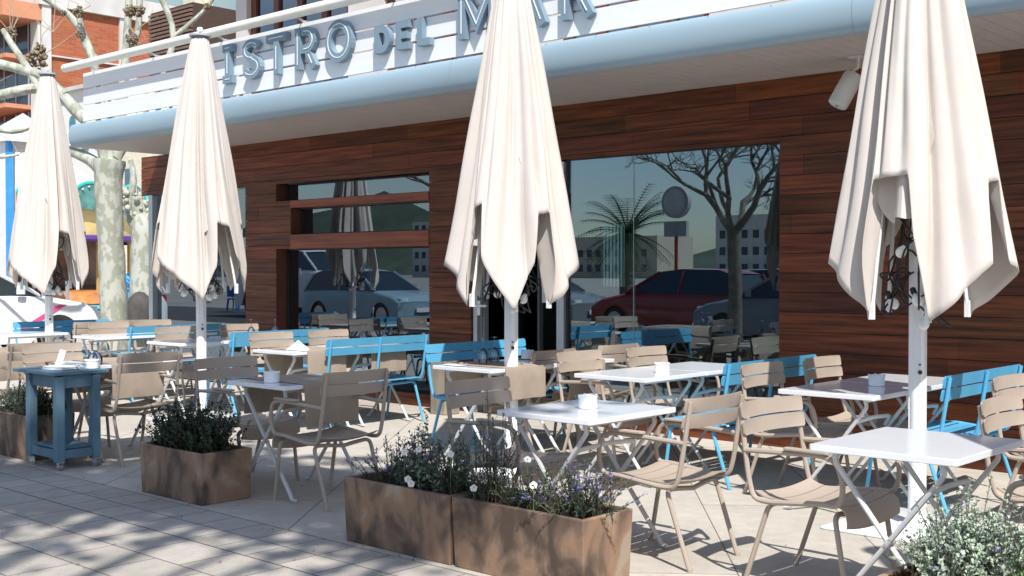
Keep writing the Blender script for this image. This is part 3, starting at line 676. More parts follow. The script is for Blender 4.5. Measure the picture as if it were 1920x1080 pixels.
# napkin, cutlery
q = MB(); q.add([(0, 0, 0), (.25, .05, 0), (.10, .19, 0), (.05, .10, .085), (.0, .0, .003), (.25, .05, .003)], [(0, 1, 3), (1, 2, 3), (2, 0, 3), (0, 2, 1)]); o = q.build('napkin', paper, None, loc=(-8.62, 6.42, .7455)); tag(o, 'white paper napkin folded into a peak on the sunlit table', 'napkin')
q = MB(); q.rbox(-.09, .09, -.035, .035, 0, .003, .004); tag(q.build('napkin', paper, None, loc=(-6.28, 6.24, .7455)), 'flat white napkin under the cutlery on the shaded table', 'napkin')
q = MB()
q.tube([(-.10, .0, .006), (0, .003, .007), (.10, .0, .006)], [.004, .0035, .006], 6); q.tube([(-.10, .02, .006), (0, .02, .007), (.09, .022, .006)], [.004, .003, .007], 6)
tag(q.build('cutlery', mat('steel', (.6, .62, .64), .3, metal=.7), None, loc=(-6.27, 6.235, .749)), 'knife and fork lying on the shaded table by the middle pole', 'cutlery')
q = MB(); q.lathe([(.0, 0), (.022, .004), (.026, .02), (.012, .035), (0, .03)], 8, caps=False); tag(q.build('crumpled_tissue', paper, None, loc=(-10.5, 6.62, .741)), 'tiny crumpled white tissue on the grey shaded table', 'tissue')

# ------------------------------------------------------------------ trolley
tr = empty('serving_trolley', (-8.41, 4.215, 0)); tag(tr, 'grey blue painted wooden serving trolley on castors beside the left planter', 'trolley')
lx, ly = .215, .14
for sx in (-1, 1):
    for sy in (-1, 1):
        q = MB(); q.box(sx * lx - .031, sx * lx + .031, sy * ly - .031, sy * ly + .031, .062, .685); q.build('leg', cartb, tr, bevel=.003)
        c = MB(); c.tube([(-.012, 0, 0), (.012, 0, 0)], .026, 14); ca = c.build('castor', mat('grey_rubber_wheel', (.22, .21, .2), .6), tr, loc=(sx * lx + .012, sy * ly, .026)); ca.rotation_euler.z = rnd.uniform(0, 3)
        f = MB(); f.box(-.017, -.014, -.02, .02, 0, .036); f.box(.014, .017, -.02, .02, 0, .036); f.box(-.024, .024, -.024, .024, .032, .037); f.tube([(-.02, 0, 0), (.02, 0, 0)], .006, 8); f.build('fork', mat('steel', (.6, .62, .64), .3, metal=.7), ca)
q = MB(); q.box(-.40, .25, -.20, .24, .695, .720); q.build('top', cartb, tr, bevel=.004)
q = MB(); q.box(-.185, .185, -.150, -.128, .60, .694); q.box(-.185, .185, .128, .150, .60, .694); q.box(-.226, -.204, -.109, .109, .60, .694); q.box(.204, .226, -.109, .109, .60, .694); q.build('apron', cartb, tr)
q = MB(); q.box(-.20, .20, -.125, .125, .15, .168); q.box(-.184, .184, -.158, -.136, .085, .146); q.box(-.184, .184, .136, .158, .085, .146); q.box(-.235, -.21, -.108, .108, .085, .146); q.box(.21, .235, -.108, .108, .085, .146); q.build('lower_shelf', cartb, tr)
q = MB()
for k in range(7): q.rbox(-.15 + rnd.uniform(-.01, .01), .07 + rnd.uniform(-.01, .01), -.11 + rnd.uniform(-.02, .01), .05, k * .0035, k * .0035 + .003, .003)
o = q.build('menu_stack', paper, None, loc=(-8.38, 4.24, .722)); o.rotation_euler.z = R(14); tag(o, 'stack of menus and papers on the blue trolley', 'papers')
q = MB()
for k, (dx, dy, a) in enumerate(((0, 0, 0), (.02, .03, 1), (-.03, .02, 2), (.03, -.02, 3))):
    q.tube([(-.10 + dx, dy, .004 + k * .004), (.0 + dx, dy + .02, .006 + k * .004), (.11 + dx, dy + .015 * a, .004 + k * .004)], [.004, .003, .007], 5)
tag(q.build('cutlery', mat('steel', (.6, .62, .64), .3, metal=.7), None, loc=(-8.36, 4.26, .748)), 'loose knives and forks lying on the menus of the trolley', 'cutlery')
q = MB(); q.add([(0, 0, 0), (.075, .01, 0), (.07, .05, .11), (-.002, .04, .115), (0, .004, 0), (.075, .014, 0), (.07, .054, .11), (-.002, .044, .115)], [(0, 1, 2, 3), (7, 6, 5, 4), (0, 3, 7, 4), (1, 5, 6, 2), (0, 4, 5, 1), (3, 2, 6, 7)])
tag(q.build('card', paper, None, loc=(-8.50, 4.20, .747)), 'small white card standing up on the trolley papers', 'card')

# polished bin by the wall
bn = empty('metal_bin', (-8.55, 8.35, 0)); tag(bn, 'tall beige polished metal bin against the planks between bench and door', 'bin')
bm_ = mat('brushed_beige_metal', (.50, .44, .35), .28, metal=.55, var=.15, scale=3, stretch=(6, 6, .6))
q = MB(); q.rbox(-.11, .11, -.11, .11, .01, .62, .02); q.build('body', bm_, bn)
q = MB(); q.rbox(-.118, .118, -.118, .118, .622, .66, .02); q.build('lid', bm_, bn); q = MB(); q.box(-.1, .1, -.1, .1, 0, .009); q.build('foot', bm_, bn)

# ------------------------------------------------------------------ umbrellas
def hem(ctrl, phi):
    c = sorted(ctrl); c = [(c[-1][0] - 360, *c[-1][1:])] + c + [(c[0][0] + 360, *c[0][1:])]
    for a, b_ in zip(c[:-1], c[1:]):
        if a[0] <= phi <= b_[0]:
            k = (phi - a[0]) / (b_[0] - a[0] + 1e-9); return [a[j] + (b_[j] - a[j]) * k for j in (1, 2)]
    return c[0][1:]
PAT_A = [(-165, .40, 1.9), (-140, .32, 1.22), (-114, .46, 1.5), (-86, .53, 1.50), (-60, .35, 1.19), (-53, .41, 1.60), (-47, .43, 1.96), (-8, .40, 1.98), (-3, .40, 1.66), (11, .34, 1.18), (42, .46, 1.44), (53, .50, 1.50), (57, .50, 1.93), (74, .53, 1.95), (79, .54, 1.50), (98, .53, 1.42), (118, .37, 1.20), (150, .42, 1.8)]
PAT_B = [(-165, .42, 1.7), (-140, .36, 1.25), (-116, .44, 1.5), (-104, .38, 1.24), (-91, .47, 1.42), (-80, .48, 1.50), (-77, .49, 1.92), (-66, .48, 1.92), (-62, .475, 1.58), (-52, .46, 1.50), (-6, .35, 1.18), (22, .43, 1.50), (26, .43, 1.92), (43, .45, 1.88), (48, .45, 1.60), (58, .46, 1.48), (72, .41, 1.24), (84, .47, 1.42), (89, .48, 1.90), (104, .47, 1.9), (112, .44, 1.5), (132, .36, 1.25), (150, .42, 1.7)]
PAT_C = [(-165, .42, 1.8), (-140, .34, 1.25), (-114, .46, 1.46), (-86, .49, 1.50), (-60, .38, 1.20), (-52, .42, 1.60), (-46, .43, 1.90), (-30, .41, 1.94), (-24, .42, 1.56), (6, .33, 1.17), (24, .40, 1.52), (29, .42, 1.86), (42, .44, 1.88), (47, .43, 1.52), (56, .38, 1.19), (80, .49, 1.42), (92, .52, 1.50), (108, .50, 1.46), (130, .38, 1.22), (150, .44, 1.6)]
def umbrella(X, Y, pat, seed, label, scale=1.0, shift=0):
    rr = random.Random(seed); t = empty('closed_umbrella', (X, Y, 0)); tag(t, label, 'umbrella', 'closed cream umbrellas on white poles')
    base_ang = math.atan2(-Y, -X)                         # direction towards the terrace edge
    ztop = 3.745; N = 288; M_ = 46; vs = []; ph = [rr.uniform(0, 6.28) for _ in range(6)]
    pl = []                                            # pleat valleys
    a = -180 + rr.uniform(0, 10)
    while a < 180: pl.append((a, rr.uniform(.12, .46), rr.uniform(2.2, 4.6), rr.uniform(-3, 3))); a += rr.uniform(13, 36)
    for j in range(N):
        phi = -180 + 360 * j / N; Rw, zh = hem(pat, phi + shift if phi + shift < 180 else phi + shift - 360)
        
        for k in range(M_ + 1):
            s = k / M_; z = ztop + (zh - ztop) * s ** .92
            g = (ztop - z) / (ztop - (zh if zh < 1.5 else 1.5 + (zh - 1.5) * .3)); r = .080 + (Rw * scale - .080) * g ** .93; g = min(1.1, (ztop - z) / (ztop - 1.5))
            val = sum(d * math.exp(-((((phi - c - lean_ * g) + 180) % 360 - 180) / (w_ * (.8 + .5 * g))) ** 2) for c, d, w_, lean_ in pl)
            amp = min(1, .45 + g * .75) * (1 - .6 * max(0, s - .8) / .2); r *= 1 - min(.6, val) * amp * (.45 if -50 < phi < 18 else 1)
            r += .012 * g * math.sin(R(phi) * 5 + z * 2.1 + ph[0]) + .006 * g * math.sin(R(phi) * 11 + z * 5 + ph[1])
            tw = .10 * math.sin(R(phi) * 4 + ph[2]) * g + .06 * g * math.sin(z * 2.4 + ph[3])
            an = base_ang + R(phi) + tw; vs.append((r * math.cos(an), r * math.sin(an), z))
    fs = []
    for j in range(N):
        for k in range(M_): a0 = j * (M_ + 1) + k; b0 = ((j + 1) % N) * (M_ + 1) + k; fs.append((a0, b0, b0 + 1, a0 + 1))
    q = MB(); q.add(vs, fs, True); o = q.build('canopy', canvas, t, smooth=True); sm = o.modifiers.new('thick', 'SOLIDIFY'); sm.thickness = .0035; sm.offset = -1
    # inner folded layer
    vs = []; N2 = 96
    for j in range(N2):
        phi = 2 * math.pi * j / N2; zh = 1.95 + .28 * math.sin(phi * 3 + ph[4]) + .08 * math.sin(phi * 7)
        for k in range(13):
            z = 3.3 + (zh - 3.3) * k / 12; g = (ztop - z) / (ztop - 1.55); r = (.05 + .24 * g) * (1 - .25 * math.sin(phi * 8 + ph[5]) * g); vs.append((r * math.cos(phi), r * math.sin(phi), z))
    fs = [(j * 13 + k, ((j + 1) % N2) * 13 + k, ((j + 1) % N2) * 13 + k + 1, j * 13 + k + 1) for j in range(N2) for k in range(12)]
    q = MB(); q.add(vs, fs, True); q.build('inner_fold', canvas, t, smooth=True)
    for k, (c, Rw, zh) in enumerate([p for p in pat if p[2] < 1.27]):
        an = base_ang + R(c - shift); r1 = (Rw - .055) * scale; q = MB(); u = Vector((math.cos(an), math.sin(an), 0))
        q.tube([u * .07 + Vector((0, 0, 3.4)), u * .16 + Vector((0, 0, 2.4)), u * r1 + Vector((0, 0, zh + .03))], .0115, 6); q.box(u.x * r1 - .014, u.x * r1 + .014, u.y * r1 - .014, u.y * r1 + .014, zh - .005, zh + .09); q.build('rib', polew, t)
    q = MB(); q.lathe([(.044, .02), (.044, 3.71)], 20, caps=False)
    for a in range(4): q.box(.034 * math.cos(a * 1.571 + .6) - .012, .034 * math.cos(a * 1.571 + .6) + .012, .034 * math.sin(a * 1.571 + .6) - .012, .034 * math.sin(a * 1.571 + .6) + .012, .02, 3.6)
    q.build('pole', polew, t)
    q = MB(); q.lathe([(.050, .03), (.050, .34), (.046, .35)], 20, caps=False); q.build('pole_sleeve', polew, t)
    u = Vector((math.cos(base_ang + .25), math.sin(base_ang + .25), 0)) * .047
    q = MB(); q.lathe([(0, -.006), (.006, -.005), (.006, .005), (0, .006)], 8, (u.x, u.y, .93)); q.tube([(u.x, u.y, .89), (u.x * 1.2, u.y * 1.2, .885)], .012, 8); q.build('crank_socket', black, t)
    q = MB(); q.rbox(-.40, .40, -.40, .40, .002, .012, .03); q.lathe([(.11, .012), (.11, .02), (.055, .03), (.052, .05)], 20); q.build('base_plate', polew, t)
    q = MB(); q.lathe([(.0, 3.745), (.10, 3.745), (.105, 3.75), (.105, 3.767), (.03, 3.78), (.012, 3.785)], 24, caps=False); q.build('crown_cap', mat('grey_cap', (.42, .44, .46), .4), t)
    q = MB(); q.lathe([(.085, 3.715), (.085, 3.745)], 20, caps=False); q.build('crown_ring', mat('dark_slots', (.16, .17, .2), .5), t)
    q = MB(); q.lathe([(.008, 3.775), (.008, 3.79), (.026, 3.797), (.032, 3.817), (.026, 3.837), (0, 3.845)], 16, caps=False); q.build('finial', polew, t)
    # string of bulbs knotted round the pole
    sl_ = empty('string_lights', (X, Y, 0)); q = MB(); pts = []
    for k in range(70):
        a = k * .62 + rr.uniform(-.2, .2); r = .06 + .14 * abs(math.sin(k * .37 + seed)) * rr.uniform(.5, 1); pts.append((r * math.cos(a), r * math.sin(a), 1.50 + .26 * math.sin(k * .21 + seed) + .10 * math.sin(k * .9)))
    sm_ = []
    for i in range(len(pts) - 3):
        for tt in (0, .33, .66):
            p0, p1, p2, p3 = (Vector(p) for p in pts[i:i + 4]); sm_.append(.5 * ((2 * p1) + (-p0 + p2) * tt + (2 * p0 - 5 * p1 + 4 * p2 - p3) * tt ** 2 + (-p0 + 3 * p1 - 3 * p2 + p3) * tt ** 3))
    q.tube(sm_, .0058, 5)
    for k in range(7):
        a = base_ang + R(-95 + k * 32); u = Vector((math.cos(a), math.sin(a), 0)); zz = rr.uniform(1.2, 1.4)
        q.tube(fillet([u * .05 + Vector((0, 0, 1.95)), u * .10 + Vector((0, 0, 1.6)), u * rr.uniform(.14, .24) + Vector((0, 0, zz)), u * .22 + Vector((0, 0, zz + .06)), u * .05 + Vector((0, 0, 1.45))], .12, 6), .0055, 5)
    q.build('cable', black, sl_)
    for k in range(6):
        a = base_ang + R((-70, -35, -12, 22, 55, 95)[k] + rr.uniform(-8, 8)); r = rr.uniform(.10, .17); z = (1.28, 1.62, 1.30, 1.22, 1.30, 1.25)[k] + rr.uniform(-.03, .03)
        bl = MB(); bl.lathe([(.0, -.078), (.016, -.074), (.028, -.058), (.031, -.042), (.027, -.026), (.014, -.006), (.012, .004)], 14, caps=False)
        bo = bl.build('bulb', bulbm, sl_, loc=(r * math.cos(a), r * math.sin(a), z)); bo.rotation_euler = (rr.uniform(-.9, .9), rr.uniform(-.9, .9), 0)
        sk = MB(); sk.lathe([(.014, 0), (.0165, .004), (.0165, .04), (.007, .048)], 10); sk.build('socket', black, bo)
    return t, sl_
_, s_ = umbrella(-2.78, 6.45, PAT_A, 11, 'closed cream umbrella filling the right side, front panel over tangled cables', .96)
tag(s_, 'string of white bulbs tangled under the right umbrella', 'string lights', 'strings of bulbs under the umbrellas')
_, s_ = umbrella(-5.90, 6.45, PAT_C, 23, 'closed cream umbrella in the middle, in front of the doorway', 1.02)
tag(s_, 'string of bulbs under the middle umbrella before the doorway', 'string lights', 'strings of bulbs under the umbrellas')
_, s_ = umbrella(-10.03, 6.45, PAT_B, 31, 'second closed cream umbrella from the left, before the glass corner', .99)
tag(s_, 'string of bulbs under the second umbrella from the left', 'string lights', 'strings of bulbs under the umbrellas')
_, s_ = umbrella(-13.30, 6.5, PAT_B, 47, 'leftmost closed cream umbrella, in front of the taxi and plane tree', .97, 6)
tag(s_, 'string of bulbs under the leftmost umbrella', 'string lights', 'strings of bulbs under the umbrellas')

_, s_ = umbrella(-.42, 4.14, PAT_C, 59, 'closed cream umbrella just outside the right edge, shading the big table', 1.05)
tag(s_, 'string of bulbs under the umbrella just outside the right edge', 'string lights', 'strings of bulbs under the umbrellas')

# ------------------------------------------------------------------ planters and plants
def planter(x0, x1, y0, y1, h, label):
    t = empty('planter', ((x0 + x1) / 2, (y0 + y1) / 2, 0)); tag(t, label, 'planter', 'brown clay trough planters along the terrace edge'); a, c = (x1 - x0) / 2, (y1 - y0) / 2; th = .028; tp = .012
    q = MB()
    def ringv(s, z, inn): k = inn; return [(-a * s + k, -c * s + k, z), (a * s - k, -c * s + k, z), (a * s - k, c * s - k, z), (-a * s + k, c * s - k, z)]
    vs = [(-a + tp, -c + tp, 0), (a - tp, -c + tp, 0), (a - tp, c - tp, 0), (-a + tp, c - tp, 0)] + ringv(1, h, 0) + ringv(1, h, th) + ringv(1, h - .07, th)
    fs = [(3, 2, 1, 0)] + [(i, (i + 1) % 4, 4 + (i + 1) % 4, 4 + i) for i in range(4)] + [(4 + i, 4 + (i + 1) % 4, 8 + (i + 1) % 4, 8 + i) for i in range(4)] + [(8 + i, 8 + (i + 1) % 4, 12 + (i + 1) % 4, 12 + i) for i in range(4)]
    q.add(vs, fs); q.build('trough', terra, t, bevel=.006)
    q = MB(); n, m_ = 24, 10; vs = [(-a + th + (2 * a - 2 * th) * i / n, -c + th + (2 * c - 2 * th) * j / m_, h - .045 + rnd.uniform(-.008, .008)) for j in range(m_ + 1) for i in range(n + 1)]
    q.add(vs, [(j * (n + 1) + i, j * (n + 1) + i + 1, (j + 1) * (n + 1) + i + 1, (j + 1) * (n + 1) + i) for j in range(m_) for i in range(n)])
    for k in range(140):
        x, y = rnd.uniform(-a + .04, a - .04), rnd.uniform(-c + .04, c - .04); d = rnd.uniform(.006, .016); q.box(x, x + d * 1.6, y, y + d, h - .045, h - .045 + d)
    q.build('mulch', soil, t); return t
planter(-4.935, -4.115, 4.05, 4.42, .348, 'left of the two touching brown troughs, planted with white pansies')
planter(-4.105, -3.27, 4.05, 4.42, .348, 'nearest brown trough in the centre foreground, planted with violet rosemary')
planter(-7.02, -6.29, 4.04, 4.42, .325, 'brown trough with a dark bush left of the sunlit slabs')
planter(-9.62, -8.74, 4.10, 4.48, .345, 'brown trough half hidden behind the blue trolley')
planter(-1.89, -1.05, 4.03, 4.40, .350, 'brown trough in the lower right corner under the silvery plant')

LEAF = {}
def leafm(name, c, tr=.2): return mat(name, c, .55, var=.35, scale=9, trans=tr, spec=.35)
def bush(name, X, Y, Z, w, d, h, n, leaf, style, label, flowers=None, dens=1.0, seed=1, group='plants in the troughs', lean=0):
    rr = random.Random(seed); t = empty(name, (X, Y, Z)); tag(t, label, 'plant', group); st = MB(); lf = MB(); fl = MB()
    for k in range(n):
        x0, y0 = rr.gauss(0, w * .16), rr.gauss(0, d * .16); a = rr.random() * 6.28; H = h * rr.uniform(.45, 1.0)
        sp = rr.random() ** .6; x1, y1 = x0 + math.cos(a) * w * .5 * sp + lean * H, y0 + math.sin(a) * d * .55 * sp; H *= 1 - .45 * sp ** 2
        if rr.random() < .05: H *= 1.35
        P0, P1, P2 = Vector((x0, y0, 0)), Vector(((x0 * .6 + x1 * .4), (y0 * .6 + y1 * .4), H * .55)), Vector((x1, y1, max(.05, H)))
        cur = lambda s: P0 * (1 - s) ** 2 + P1 * 2 * s * (1 - s) + P2 * s * s
        st.tube([cur(s / 4) for s in range(5)], [.0028, .0024, .002, .0016, .001], 3, caps=False)
        L = (P2 - P0).length; nl = int(L / (.0085 if style == 'needle' else .012) * dens)
        for i in range(nl):
            s = rr.uniform(.12, 1); p = cur(s); dr = (cur(min(1, s + .05)) - cur(max(0, s - .05))).normalized(); az = rr.random() * 6.28
            o = Vector((math.cos(az), math.sin(az), .0)); o = (o - dr * o.dot(dr)).normalized()
            if style == 'needle': l, wd, k2 = rr.uniform(.018, .032), .0034, .9
            elif style == 'silver': l, wd, k2 = rr.uniform(.016, .028), .0068, .7
            elif style == 'round': l, wd, k2 = rr.uniform(.016, .028), .0120, .5
            else: l, wd, k2 = rr.uniform(.03, .055), .0075, .5
            l *= 1 - .35 * s; e = (o + dr * k2).normalized(); sd = e.cross(dr); sd = sd.normalized() if sd.length > .01 else Vector((1, 0, 0)); tl = sd.cross(e)
            m_ = p + e * l * .5 + tl * l * .06
            lf.tint = rr.uniform(.55, 1.35)
            lf.add([p, m_ + sd * wd, p + e * l, m_ - sd * wd], [(0, 1, 2, 3)])
        if flowers and rr.random() < flowers[1]:
            for i in range(flowers[2]):
                s = rr.uniform(.65, 1.0); p = cur(s) + Vector((rr.uniform(-.012, .012), rr.uniform(-.012, .012), rr.uniform(-.008, .012)))
                for j in range(4):
                    az = rr.random() * 6.28; e = Vector((math.cos(az), math.sin(az), rr.uniform(-.2, .7))) * rr.uniform(.006, .011); sd = Vector((-math.sin(az), math.cos(az), 0)) * .0045
                    fl.tint = rr.uniform(.7, 1.3); fl.add([p, p + e * .6 + sd, p + e, p + e * .6 - sd], [(0, 1, 2, 3)])
    lm = mat(leaf[0], leaf[1], .55, var=.25, scale=14, trans=.18, spec=.35, attr=1)
    st.build('stems', mat('woody_stem', (.10, .075, .05), .8), t); lf.build('leaves', lm, t)
    if flowers: fl.build('blossom', mat('violet_petals', (.27, .25, .62), .6, var=.2, trans=.25, attr=1), t)
    return t
dk = ('dark_rosemary_leaf', (.075, .12, .07)); sg = ('silver_sage_leaf', (.46, .56, .43)); dg = ('deep_green_leaf', (.035, .065, .03)); mg = ('fresh_green_leaf', (.13, .24, .07)); gg = ('grey_green_leaf', (.15, .21, .15))
FL = ('violet', .55, 7)
bush('flowering_plant', -4.72, 4.24, .30, .36, .28, .28, 60, dk, 'needle', 'low rosemary with few violet flowers at the left end of the pansy trough', FL, seed=3)
bush('flowering_plant', -4.50, 4.22, .30, .34, .26, .36, 70, gg, 'leaf', 'bushy plant with violet spikes behind the white pansies', FL, dens=.8, seed=4)
bush('flowering_plant', -4.27, 4.24, .30, .25, .24, .38, 60, gg, 'leaf', 'upright grey green plant at the right end of the pansy trough', ('v', .15, 3), dens=.8, seed=5)
bush('rosemary', -4.02, 4.25, .30, .32, .28, .46, 60, dk, 'needle', 'tallest violet rosemary with upright spires where the two troughs meet', ('v', .45, 6), seed=6)
bush('rosemary', -3.72, 4.22, .30, .42, .30, .25, 80, dk, 'needle', 'wide middle rosemary of the nearest trough', ('v', .2, 5), seed=8)
bush('rosemary', -3.43, 4.24, .30, .44, .30, .30, 90, dk, 'needle', 'arching rosemary full of violet flowers at the right end of the nearest trough', ('v', .45, 7), seed=9)
bush('dark_shrub', -6.82, 4.22, .28, .46, .36, .36, 170, dg, 'round', 'dense dark shrub at the left of the lone trough', seed=12, dens=1.1)
bush('dark_shrub', -6.52, 4.22, .28, .46, .36, .38, 170, dg, 'round', 'dark shrub with thin violet tips at the right of the lone trough', ('v', .15, 4), seed=13, dens=1.1)
bush('dark_shrub', -6.64, 4.30, .28, .40, .28, .38, 70, dk, 'needle', 'feathery rosemary rising in the middle of the dark bush', ('v', .2, 4), seed=15)
bush('pale_shrub', -9.15, 4.27, .30, .55, .36, .34, 180, gg, 'silver', 'pale green shrub in the trough at the left edge', seed=16, dens=1.2)
bush('pale_shrub', -8.86, 4.27, .30, .36, .34, .28, 100, dg, 'silver', 'small leaved shrub seen between the legs of the trolley', seed=17, dens=1.2)
bush('silver_shrub', -1.62, 4.22, .30, .44, .40, .37, 330, sg, 'silver', 'large silvery sage bush in the lower right corner', ('v', .08, 4), seed=18, dens=1.15)
bush('silver_shrub', -1.40, 4.18, .30, .36, .32, .30, 120, sg, 'silver', 'low right side of the silvery planting in the corner', ('v', .1, 4), seed=19)
bush('green_herb', -1.33, 4.10, .30, .30, .22, .22, 80, mg, 'needle', 'bright green feathery herb in the lower right corner', seed=20)
# pansies
pm = mat('white_petals', (.84, .84, .82), .6, var=.03, trans=.2)
def pansy(x, y, z, rz, tilt, label):
    t = empty('pansy', (x, y, z)); tag(t, label, 'flower', 'white pansies'); q = MB()
    q.tube([(0, 0, -z + .32 if z > .32 else -.02), (0, 0, 0)], .0016, 4); q.build('stem', mat('pansy_stem', (.1, .2, .06), .7), t)
    q = MB()
    for k in range(5):
        a = k * 1.257 + .3; c = Vector((math.cos(a) * .009, math.sin(a) * .009, .001 * k)); vs = [tuple(c + Vector((math.cos(b_ * .785) * .0105, math.sin(b_ * .785) * .0105, .003 * math.sin(b_ * 1.6)))) for b_ in range(8)]
        q.add(vs + [tuple(Vector(p) - Vector((0, 0, .001))) for p in vs], [tuple(range(8)), tuple(range(15, 7, -1))] + [(i, 8 + i, 8 + (i + 1) % 8, (i + 1) % 8) for i in range(8)])
    o = q.build('petals', pm, t); o.rotation_euler = (R(tilt), 0, rz)
    q = MB(); q.lathe([(.004, 0), (.003, .004), (0, .005)], 8, (0, 0, .006), caps=False); c = q.build('eye', mat('yellow_eye', (.7, .5, .08), .6), o)
for i, (x, y, z, a, tl, lb) in enumerate(((-4.50, 4.10, .52, .7, 70, 'highest white pansy at the left above the pansy trough'), (-4.38, 4.09, .545, .5, 55, 'white pansy beside the violet spikes'), (-4.44, 4.07, .39, .7, 75, 'white pansy low over the rim, upper one of the touching pair'),
        (-4.405, 4.06, .372, .7, 75, 'lowest white pansy hanging over the rim of the trough'), (-4.18, 4.12, .54, .9, 60, 'white pansy on a bare stem right of the pansy trough'), (-3.98, 4.08, .40, .7, 60, 'white pansy where the troughs meet'),
        (-3.70, 4.16, .56, .9, 50, 'white pansy standing high above the middle of the nearest trough'), (-3.60, 4.09, .46, .7, 70, 'white pansy among the violet rosemary right of centre'))):
    pansy(x, y, z, a, tl, lb)

# ------------------------------------------------------------------ trees
bark = mat('plane_tree_bark', (.47, .48, .42), .85, c2=(.32, .335, .265), scale=9, stretch=(1, 1, .55), bump=.4, bscale=20, detail=3)
bark.node_tree.nodes['Color Ramp'].color_ramp.elements[0].position = .47; bark.node_tree.nodes['Color Ramp'].color_ramp.elements[1].position = .53
dbark = mat('grey_brown_bark', (.17, .15, .12), .9, var=.35, scale=8, bump=.5, bscale=30)
def limb(mb, pts, rads, n=9):
    P = [Vector(p) for p in pts]; out = []; rr = []
    for i in range(len(P) - 1):
        p0, p1, p2, p3 = P[max(0, i - 1)], P[i], P[i + 1], P[min(len(P) - 1, i + 2)]
        for k in range(4):
            t = k / 4; out.append(.5 * ((2 * p1) + (-p0 + p2) * t + (2 * p0 - 5 * p1 + 4 * p2 - p3) * t ** 2 + (-p0 + 3 * p1 - 3 * p2 + p3) * t ** 3)); rr.append((rads[i] * (1 - t) + rads[i + 1] * t) * rnd.uniform(.95, 1.06))
    out.append(P[-1]); rr.append(rads[-1]); mb.tube(out, rr, n)
def knob(mb, p, r, n=16):
    for k in range(n):
        d = Vector((rnd.gauss(0, 1), rnd.gauss(0, 1), rnd.gauss(0, 1))).normalized() * r * rnd.uniform(.4, 1); q = rnd.uniform(.14, .27) * r
        mb.lathe([(0, -q), (q * .8, -q * .5), (q, 0), (q * .75, q * .6), (0, q)], 6, tuple(Vector(p) + d), caps=False)
# the pollarded plane tree beyond the left end of the building
D1 = 18.2
t = empty('plane_tree', tuple(Vector((at(214, 690, D1).x, at(214, 690, D1).y, 0)))); tag(t, 'pollarded plane tree with mottled pale bark left of the building corner', 'tree')
o_ = Vector(t.location)
A = lambda px, py, dd=0: at(px, py, D1 + dd) - o_
q = MB(); limb(q, [Vector((0, 0, -.05)), A(214, 600), A(210, 500), A(206, 420), A(203, 350), A(206, 300)], [.26, .215, .20, .195, .205, .24], 14); q.build('trunk', bark, t)
q = MB()
limb(q, [A(204, 330), A(170, 300, .3), A(130, 285, .5), A(95, 300, .8), A(60, 330, 1)], [.14, .10, .08, .07, .05])
limb(q, [A(206, 315), A(190, 250), A(150, 215), A(110, 175), A(70, 165), A(0, 178)], [.15, .12, .10, .085, .08, .08])
limb(q, [A(120, 180), A(80, 145), A(40, 130), A(-20, 115)], [.09, .085, .075, .07])
limb(q, [A(72, 160), A(40, 110), A(20, 80), A(5, 55)], [.07, .055, .05, .04])
limb(q, [A(60, 135), A(110, 200, -.2), A(40, 245, -.4), A(-20, 240, -.4)], [.02, .04, .035, .035])
limb(q, [A(208, 310), A(225, 220, .5), A(235, 120, .6), A(240, 40, .6), A(243, -30, .6)], [.15, .10, .07, .06, .05])
limb(q, [A(236, 100, .6), A(258, 60, .7), A(262, -20, .7)], [.06, .055, .05])
limb(q, [A(200, 300), A(185, 170, .4), A(172, 105, .5), A(150, 55, .6), A(120, 20, .6), A(75, -10, .6)], [.12, .07, .065, .06, .055, .06])
limb(q, [A(180, 110, .5), A(160, 85, .55), A(152, 50, .55), A(148, 25, .55)], [.05, .05, .045, .05])
limb(q, [A(212, 300), A(290, 170, .8), A(325, 70, 1), A(300, -10, 1)], [.11, .06, .05, .05])
limb(q, [A(325, 70, 1), A(350, 50, 1), A(388, 15, 1), A(400, -5, 1)], [.045, .04, .035, .03])
limb(q, [A(-60, 300, -.6), A(0, 295, -.6), A(35, 290, -.6)], [.03, .025, .02])
q.build('branch', bark, t)
for px_, py_, r_ in ((70, 110, .17), (20, 62, .10), (148, 22, .10), (244, 20, .10), (262, 20, .10), (250, 75, .09), (388, 12, .07), (75, 90, .09), (120, 25, .05), (150, 65, .06)): q = MB(); knob(q, A(px_, py_, .3), r_, 60); q.build('pollard_knob', mat('rough_knob_bark', (.23, .18, .12), .9, var=.4, scale=10), t)
for k in range(24):
    px_, py_ = rnd.choice(((70, 110), (20, 62), (148, 22), (250, 60), (240, 100), (60, 330), (388, 12), (35, 290), (0, 178), (100, 60)))
    a = rnd.uniform(-2.6, -.5); l = rnd.uniform(30, 110); c = rnd.uniform(-25, 25); q = MB(); q.tube([A(px_, py_, .3), A(px_ + math.cos(a) * l * .45 - c * .5, py_ + math.sin(a) * l * .5, .3), A(px_ + math.cos(a) * l + c, py_ + math.sin(a) * l, .3)], [.008, .006, .003], 4); q.build('twig', mat('pale_twig', (.36, .32, .24), .8), t)
D2 = 24
t2 = empty('plane_tree', tuple(Vector((at(265, 650, D2).x, at(265, 650, D2).y, 0)))); tag(t2, 'second pale plane tree trunk farther back beside the glass corner', 'tree'); o2 = Vector(t2.location); A2 = lambda px, py, dd=0: at(px, py, D2 + dd) - o2
q = MB(); limb(q, [Vector((0, 0, -.05)), A2(266, 580), A2(266, 500), A2(268, 440), A2(262, 400), A2(255, 370)], [.33, .27, .22, .24, .15, .10], 12); q.build('trunk', bark, t2)
